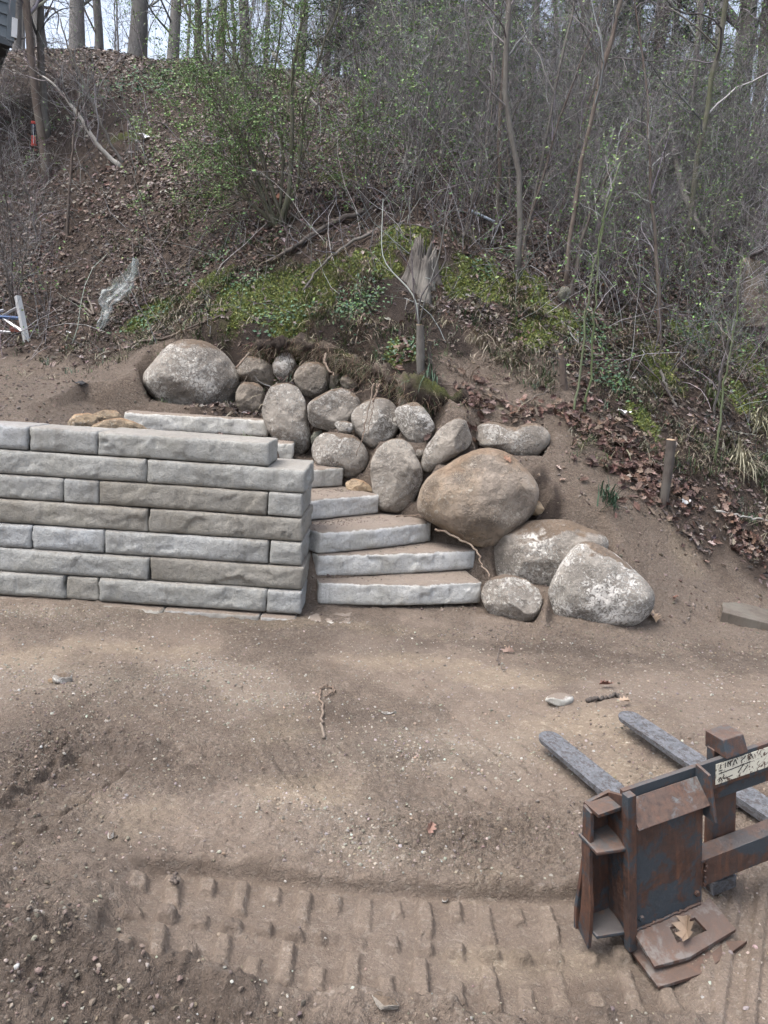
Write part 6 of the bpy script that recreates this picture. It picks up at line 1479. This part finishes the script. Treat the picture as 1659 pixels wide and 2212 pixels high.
tag(obj('brick', hexa('brick', [(-.1, -.05, 0), (.1, -.05, 0), (.1, .05, 0), (-.1, .05, 0), (-.1, -.05, .06), (.1, -.05, .06), (.1, .05, .06), (-.1, .05, .06)], plain_mat('red_brick', (.30, .10, .07), .9, 0, .2, 30), .006), loc=hit(42, 722)+np.array([0, 0, .02]), rot=(0, 0, .3)), 'red brick lying under the ladder at the left edge', 'brick')
# torn clear plastic sheet hung in the grass
pm_, nt, b = new_mat('clear_plastic'); t = NT(nt)
b.inputs['Base Color'].default_value = (.60, .66, .65, 1); b.inputs['Roughness'].default_value = .22; b.inputs['Alpha'].default_value = .34; b.inputs['Specular IOR Level'].default_value = .8
pb0 = hit(235, 700); PY = pb0[1]-.12
def sheet(rows, seed):
    gr = []
    r = np.random.default_rng(seed)
    for (x0, y0, x1, y1) in rows:
        A, B_ = atY(x0, y0, PY), atY(x1, y1, PY); f = np.linspace(0, 1, 14)[:, None]; gr.append(A*(1-f)+B_*f)
    Gd = np.array(gr); m_ = 40; idx = np.linspace(0, len(Gd)-1, m_); i = np.minimum(idx.astype(int), len(Gd)-2); f = (idx-i)[:, None, None]; Gd = Gd[i]*(1-f)+Gd[i+1]*f
    n1_ = fbm(np.stack([np.tile(np.arange(14)*.5, (m_, 1)), np.tile(np.arange(m_)[:, None]*.09, (1, 14))], -1), 3, seed); n2__ = fbm(np.stack([np.tile(np.arange(14)*.9, (m_, 1)), np.tile(np.arange(m_)[:, None]*.5, (1, 14))], -1), 3, seed+4)
    Gd = Gd+np.stack([.02*n2__, .16*n1_+.05*n2__, .02*n1_], -1); k = np.arange(m_*14).reshape(m_, 14)
    return Gd.reshape(-1, 3)-pb0, np.stack([k[:-1, :-1], k[:-1, 1:], k[1:, 1:], k[1:, :-1]], -1).reshape(-1, 4)
V, F = sheet([(286,556,296,560),(280,572,298,590),(268,592,292,610),(250,606,292,622),(232,622,280,640),(222,628,262,652),(216,640,248,660),(212,652,244,664),(218,664,240,680),(214,690,228,706),(210,705,222,712)], 4)
ps = obj('plastic_sheet', mesh_np('plastic_sheet', V, F, pm_, True), loc=pb0); tag(ps, 'torn clear plastic sheet draped down the grassy left bank', 'plastic sheet')
# red and dark tube standing on the upper left slope
tb = hit(73, 316); tube = empty('tube', tb); tag(tube, 'red and dark blue tube standing by the leaning brown tree', 'tube'); kt = tb[1]/FPX
def cyl(name, z0, z1, r, mt, parent):
    V, F = tube_batch(np.array([[[0, 0, z0], [0, 0, (z0+z1)/2], [0, 0, z1]]]), np.full((1, 3), r), 14, True); obj(name, mesh_np(name, V, F, mt, True), parent)
M_red = plain_mat('red_plastic', (.62, .07, .045), .45, 0, .12, 20, 0); M_navy = plain_mat('navy_plastic', (.03, .035, .06), .45, 0, .12, 20, 0)
cyl('base', 0, 20*kt, 4.2*kt, M_red, tube); cyl('body', 20*kt, 42*kt, 4.4*kt, M_navy, tube); cyl('cap', 42*kt, 47*kt, 4.6*kt, M_red, tube); cyl('foot', 0, 4*kt, 5.6*kt, M_red, tube)
stripe = obj('stripe', hexa('stripe', [(-.004, 0, 0), (.004, 0, 0), (.004, .006, 0), (-.004, .006, 0), (-.004, 0, 36*kt), (.004, 0, 36*kt), (.004, .006, 36*kt), (-.004, .006, 36*kt)], plain_mat('pale_stripe', (.6, .63, .66), .5, 0, .1, 20, 0), 0), tube, loc=(.012, -4.5*kt-.004, 4*kt))
# scraps
M_white = plain_mat('white_paper', (.75, .76, .77), .6, 0, .1, 30, .1); M_black = plain_mat('black_rubber', (.02, .02, .022), .6, 0, .1, 30, .1)
def scrap(px, py, s, mt, label, cat='scrap', seed=0, lift=.015):
    c = hit(px, py); r = np.random.default_rng(seed); n = 7; u, v = np.meshgrid(np.linspace(-1, 1, n), np.linspace(-.5, .5, n)); P = np.stack([u*s, v*s, .5*s*fbm(np.stack([u*1.5+seed, v*2], -1), 2, seed)+.25*s*np.abs(u)], -1).reshape(-1, 3); P[:, :2] += r.normal(0, .05*s, (n*n, 2))
    k = np.arange(n*n).reshape(n, n); o = obj('scrap', mesh_np('scrap', P, np.stack([k[:-1, :-1], k[:-1, 1:], k[1:, 1:], k[1:, :-1]], -1).reshape(-1, 4), mt, True), loc=(c[0], c[1], float(zf(c[0], c[1]))+lift), rot=(.3, 0, r.uniform(0, 3))); tag(o, label, cat)
scrap(1345, 905, .07, M_white, 'crumpled white scrap in the grass above the leaf drift', seed=1, lift=.05)
scrap(1448, 895+370, .05, M_white, 'unused', seed=2) if False else None
scrap(146, 722, .05, M_white, 'small white scrap on the dirt right of the ladder', seed=3)
scrap(172, 832, .07, M_black, 'black rubber scrap lying on the terrace', seed=4)
scrap(308, 302, .11, M_white, 'white scrap caught among leaves left of the shrub', seed=5, lift=.06)
scrap(1478, 1092, .05, M_white, 'white scrap at the foot of the dark cut stub', seed=6, lift=.02)
# house corner with lap siding at the upper left
hz = atY(30, 92, 13.0); hb = empty('house', (hz[0], hz[1], hz[2])); tag(hb, 'dark grey lap sided house corner at the upper left edge', 'house')
M_side = plain_mat('grey_siding', (.115, .14, .16), .6, 0, .08, 8, .05); M_trim = plain_mat('white_trim', (.72, .74, .76), .5, 0, .06, 8, 0); M_dtrim = plain_mat('dark_trim', (.06, .07, .08), .6, 0, .08, 8, 0)
for k_ in range(14):
    z0 = .03+k_*.165
    obj('siding_board', hexa('siding_board', [(-2.6, -.02, z0), (-.11, -.02, z0), (-.11, .02, z0), (-2.6, .02, z0), (-2.6, .0, z0+.172), (-.11, .0, z0+.172), (-.11, .02, z0+.172), (-2.6, .02, z0+.172)], M_side, .002), hb)
obj('wall', hexa('wall', [(-2.6, .02, 0), (-.02, .02, 0), (-.02, 2.5, 0), (-2.6, 2.5, 0), (-2.6, .02, 2.4), (-.02, .02, 2.4), (-.02, 2.5, 2.4), (-2.6, 2.5, 2.4)], M_dtrim, 0), hb)
obj('corner_board', hexa('corner_board', [(-.11, -.035, .0), (.0, -.035, .0), (.0, .06, .0), (-.11, .06, .0), (-.11, -.035, 2.4), (.0, -.035, 2.4), (.0, .06, 2.4), (-.11, .06, 2.4)], M_side, .003), hb)
obj('corner_cap', hexa('corner_cap', [(-.045, -.05, .06), (.035, -.05, .06), (.035, .05, .06), (-.045, .05, .06), (-.045, -.05, .34), (.035, -.05, .34), (.035, .05, .34), (-.045, .05, .34)], M_trim, .003), hb)
obj('skirt_board', hexa('skirt_board', [(-2.6, -.03, -.08), (-.02, -.03, -.08), (-.02, .05, -.08), (-2.6, .05, -.08), (-2.6, -.03, .03), (-.02, -.03, .03), (-.02, .05, .03), (-2.6, .05, .03)], M_dtrim, .003), hb)
hb.rotation_euler = (0, math.radians(3.5), math.radians(33))

# ------------------------------------------------------------------ overhanging turf edge and its fringe of roots above the stones
TE = np.random.default_rng(12)
edge_px = [(545,752,7.85),(575,750,7.8),(600,742,7.78),(650,740,7.7),(700,752,7.5),(740,772,7.38),(790,795,7.2),(840,812,7.08),(880,838,6.95),(930,858,6.86),(985,872,6.8),(1040,880,6.78)]
EP = resample(np.array([atY(*p) for p in edge_px]), 90)
nth_ = 22; th = np.linspace(0, 2*np.pi, nth_, endpoint=False)
rr_ = .062+.075*fbm(np.stack([np.arange(90)*.20, np.zeros(90)], -1), 3, 4); rr_ = np.maximum(rr_, .012); rr_[:4] *= np.linspace(.2, 1, 4); rr_[-6:] *= np.linspace(1, .2, 6)
V = EP[:, None, :]+rr_[:, None, None]*np.stack([np.zeros(nth_), np.cos(th)*1.6, np.sin(th)], -1)[None]
fl_ = V.reshape(-1, 3); nn_ = np.repeat((rr_[:, None]*np.ones(nth_)), 1, 1).reshape(-1)
out = np.stack([np.zeros(nth_), np.cos(th), np.sin(th)], -1)[None].repeat(90, 0).reshape(-1, 3)
fl_ = fl_+out*(.14*fbm(fl_*5, 4, 6, .7)+.03*fbm(fl_*28, 3, 7))[:, None]
k = np.arange(90*nth_).reshape(90, nth_); a, b_ = k[:-1], k[1:]
z_a = np.zeros((len(fl_), 3)); z_a[:, 1] = sstep(fbm(fl_*4, 3, 9), -.05, .25)*np.repeat(np.clip(np.sin(th), 0, 1)[None], 90, 0).reshape(-1); z_b = np.zeros((len(fl_), 3)); z_b[:, 0] = sstep(fbm(fl_*3.3, 3, 19), -.45, .1); z_b[:, 2] = 1
o = obj('turf_edge', mesh_np('turf_edge', fl_, np.stack([a, np.roll(a, -1, 1), np.roll(b_, -1, 1), b_], -1).reshape(-1, 4), M_soil, True, {'zone_a': z_a, 'zone_b': z_b})); tag(o, 'dark crumbling turf edge overhanging the stacked stones', 'turf', kind='stuff')
n = 2400; i = TE.integers(0, 90, n); S = EP[i]+np.stack([TE.normal(0, .03, n), -rr_[i]*TE.uniform(.3, 1.5, n), TE.uniform(-.06, .07, n)], -1)
D = np.stack([TE.normal(0, .5, n), TE.normal(-.25, .3, n), -np.ones(n)*TE.uniform(.2, 1, n)], -1); pts = [S]
for q in range(5):
    D = D+TE.normal(0, .3, (n, 3)); D[:, 2] -= .15; D /= np.linalg.norm(D, axis=1, keepdims=True); pts.append(pts[-1]+D*(TE.uniform(.015, .05, n))[:, None])
P = np.stack(pts, 1); R = TE.uniform(.001, .0028, n)[:, None]*np.linspace(1, .5, 6)[None]
o = obj('root_fringe', tw_mesh('root_fringe', [(P, R)], TE, 3, [(.075, .05, .038), (.19, .13, .09), (.30, .25, .18), (.05, .075, .03)], (3, 2, 1.2, 1.2))); tag(o, 'fringe of fine roots and dead grass hanging from the turf edge', 'roots', kind='stuff')
# soil crumbs on the treads
gp = Geo()
for kk, (A, C) in enumerate(step_pts):
    n = 420 if kk < 4 else 160; f = TE.uniform(.02, .98, n); P = A*(1-f)[:, None]+C*f[:, None]; d = (C-A)[:2]; d = d/np.linalg.norm(d); nrm = np.array([-d[1], d[0]]); q = .02+.34*np.sqrt(TE.uniform(0, 1, n)); P[:, :2] += nrm*q[:, None]; s_ = TE.uniform(.002, .008, n); P[:, 2] += s_*.3-.003
    gp.add(*stamp(ICO_V*(1+TE.normal(0, .2, (12, 1)))*np.array([1, .8, .65]), ICO_F, P, tilt(np.tile([0, 0, 1.0], (n, 1)), .3, TE), TE.uniform(0, 6.28, n), s_, tones(n, DPAL, [3, 2, 2], .2, TE)))
o = obj('tread_soil', gp.mesh('tread_soil', M_peb, True)); tag(o, 'crumbs of soil scattered over the step treads', 'soil', kind='stuff')
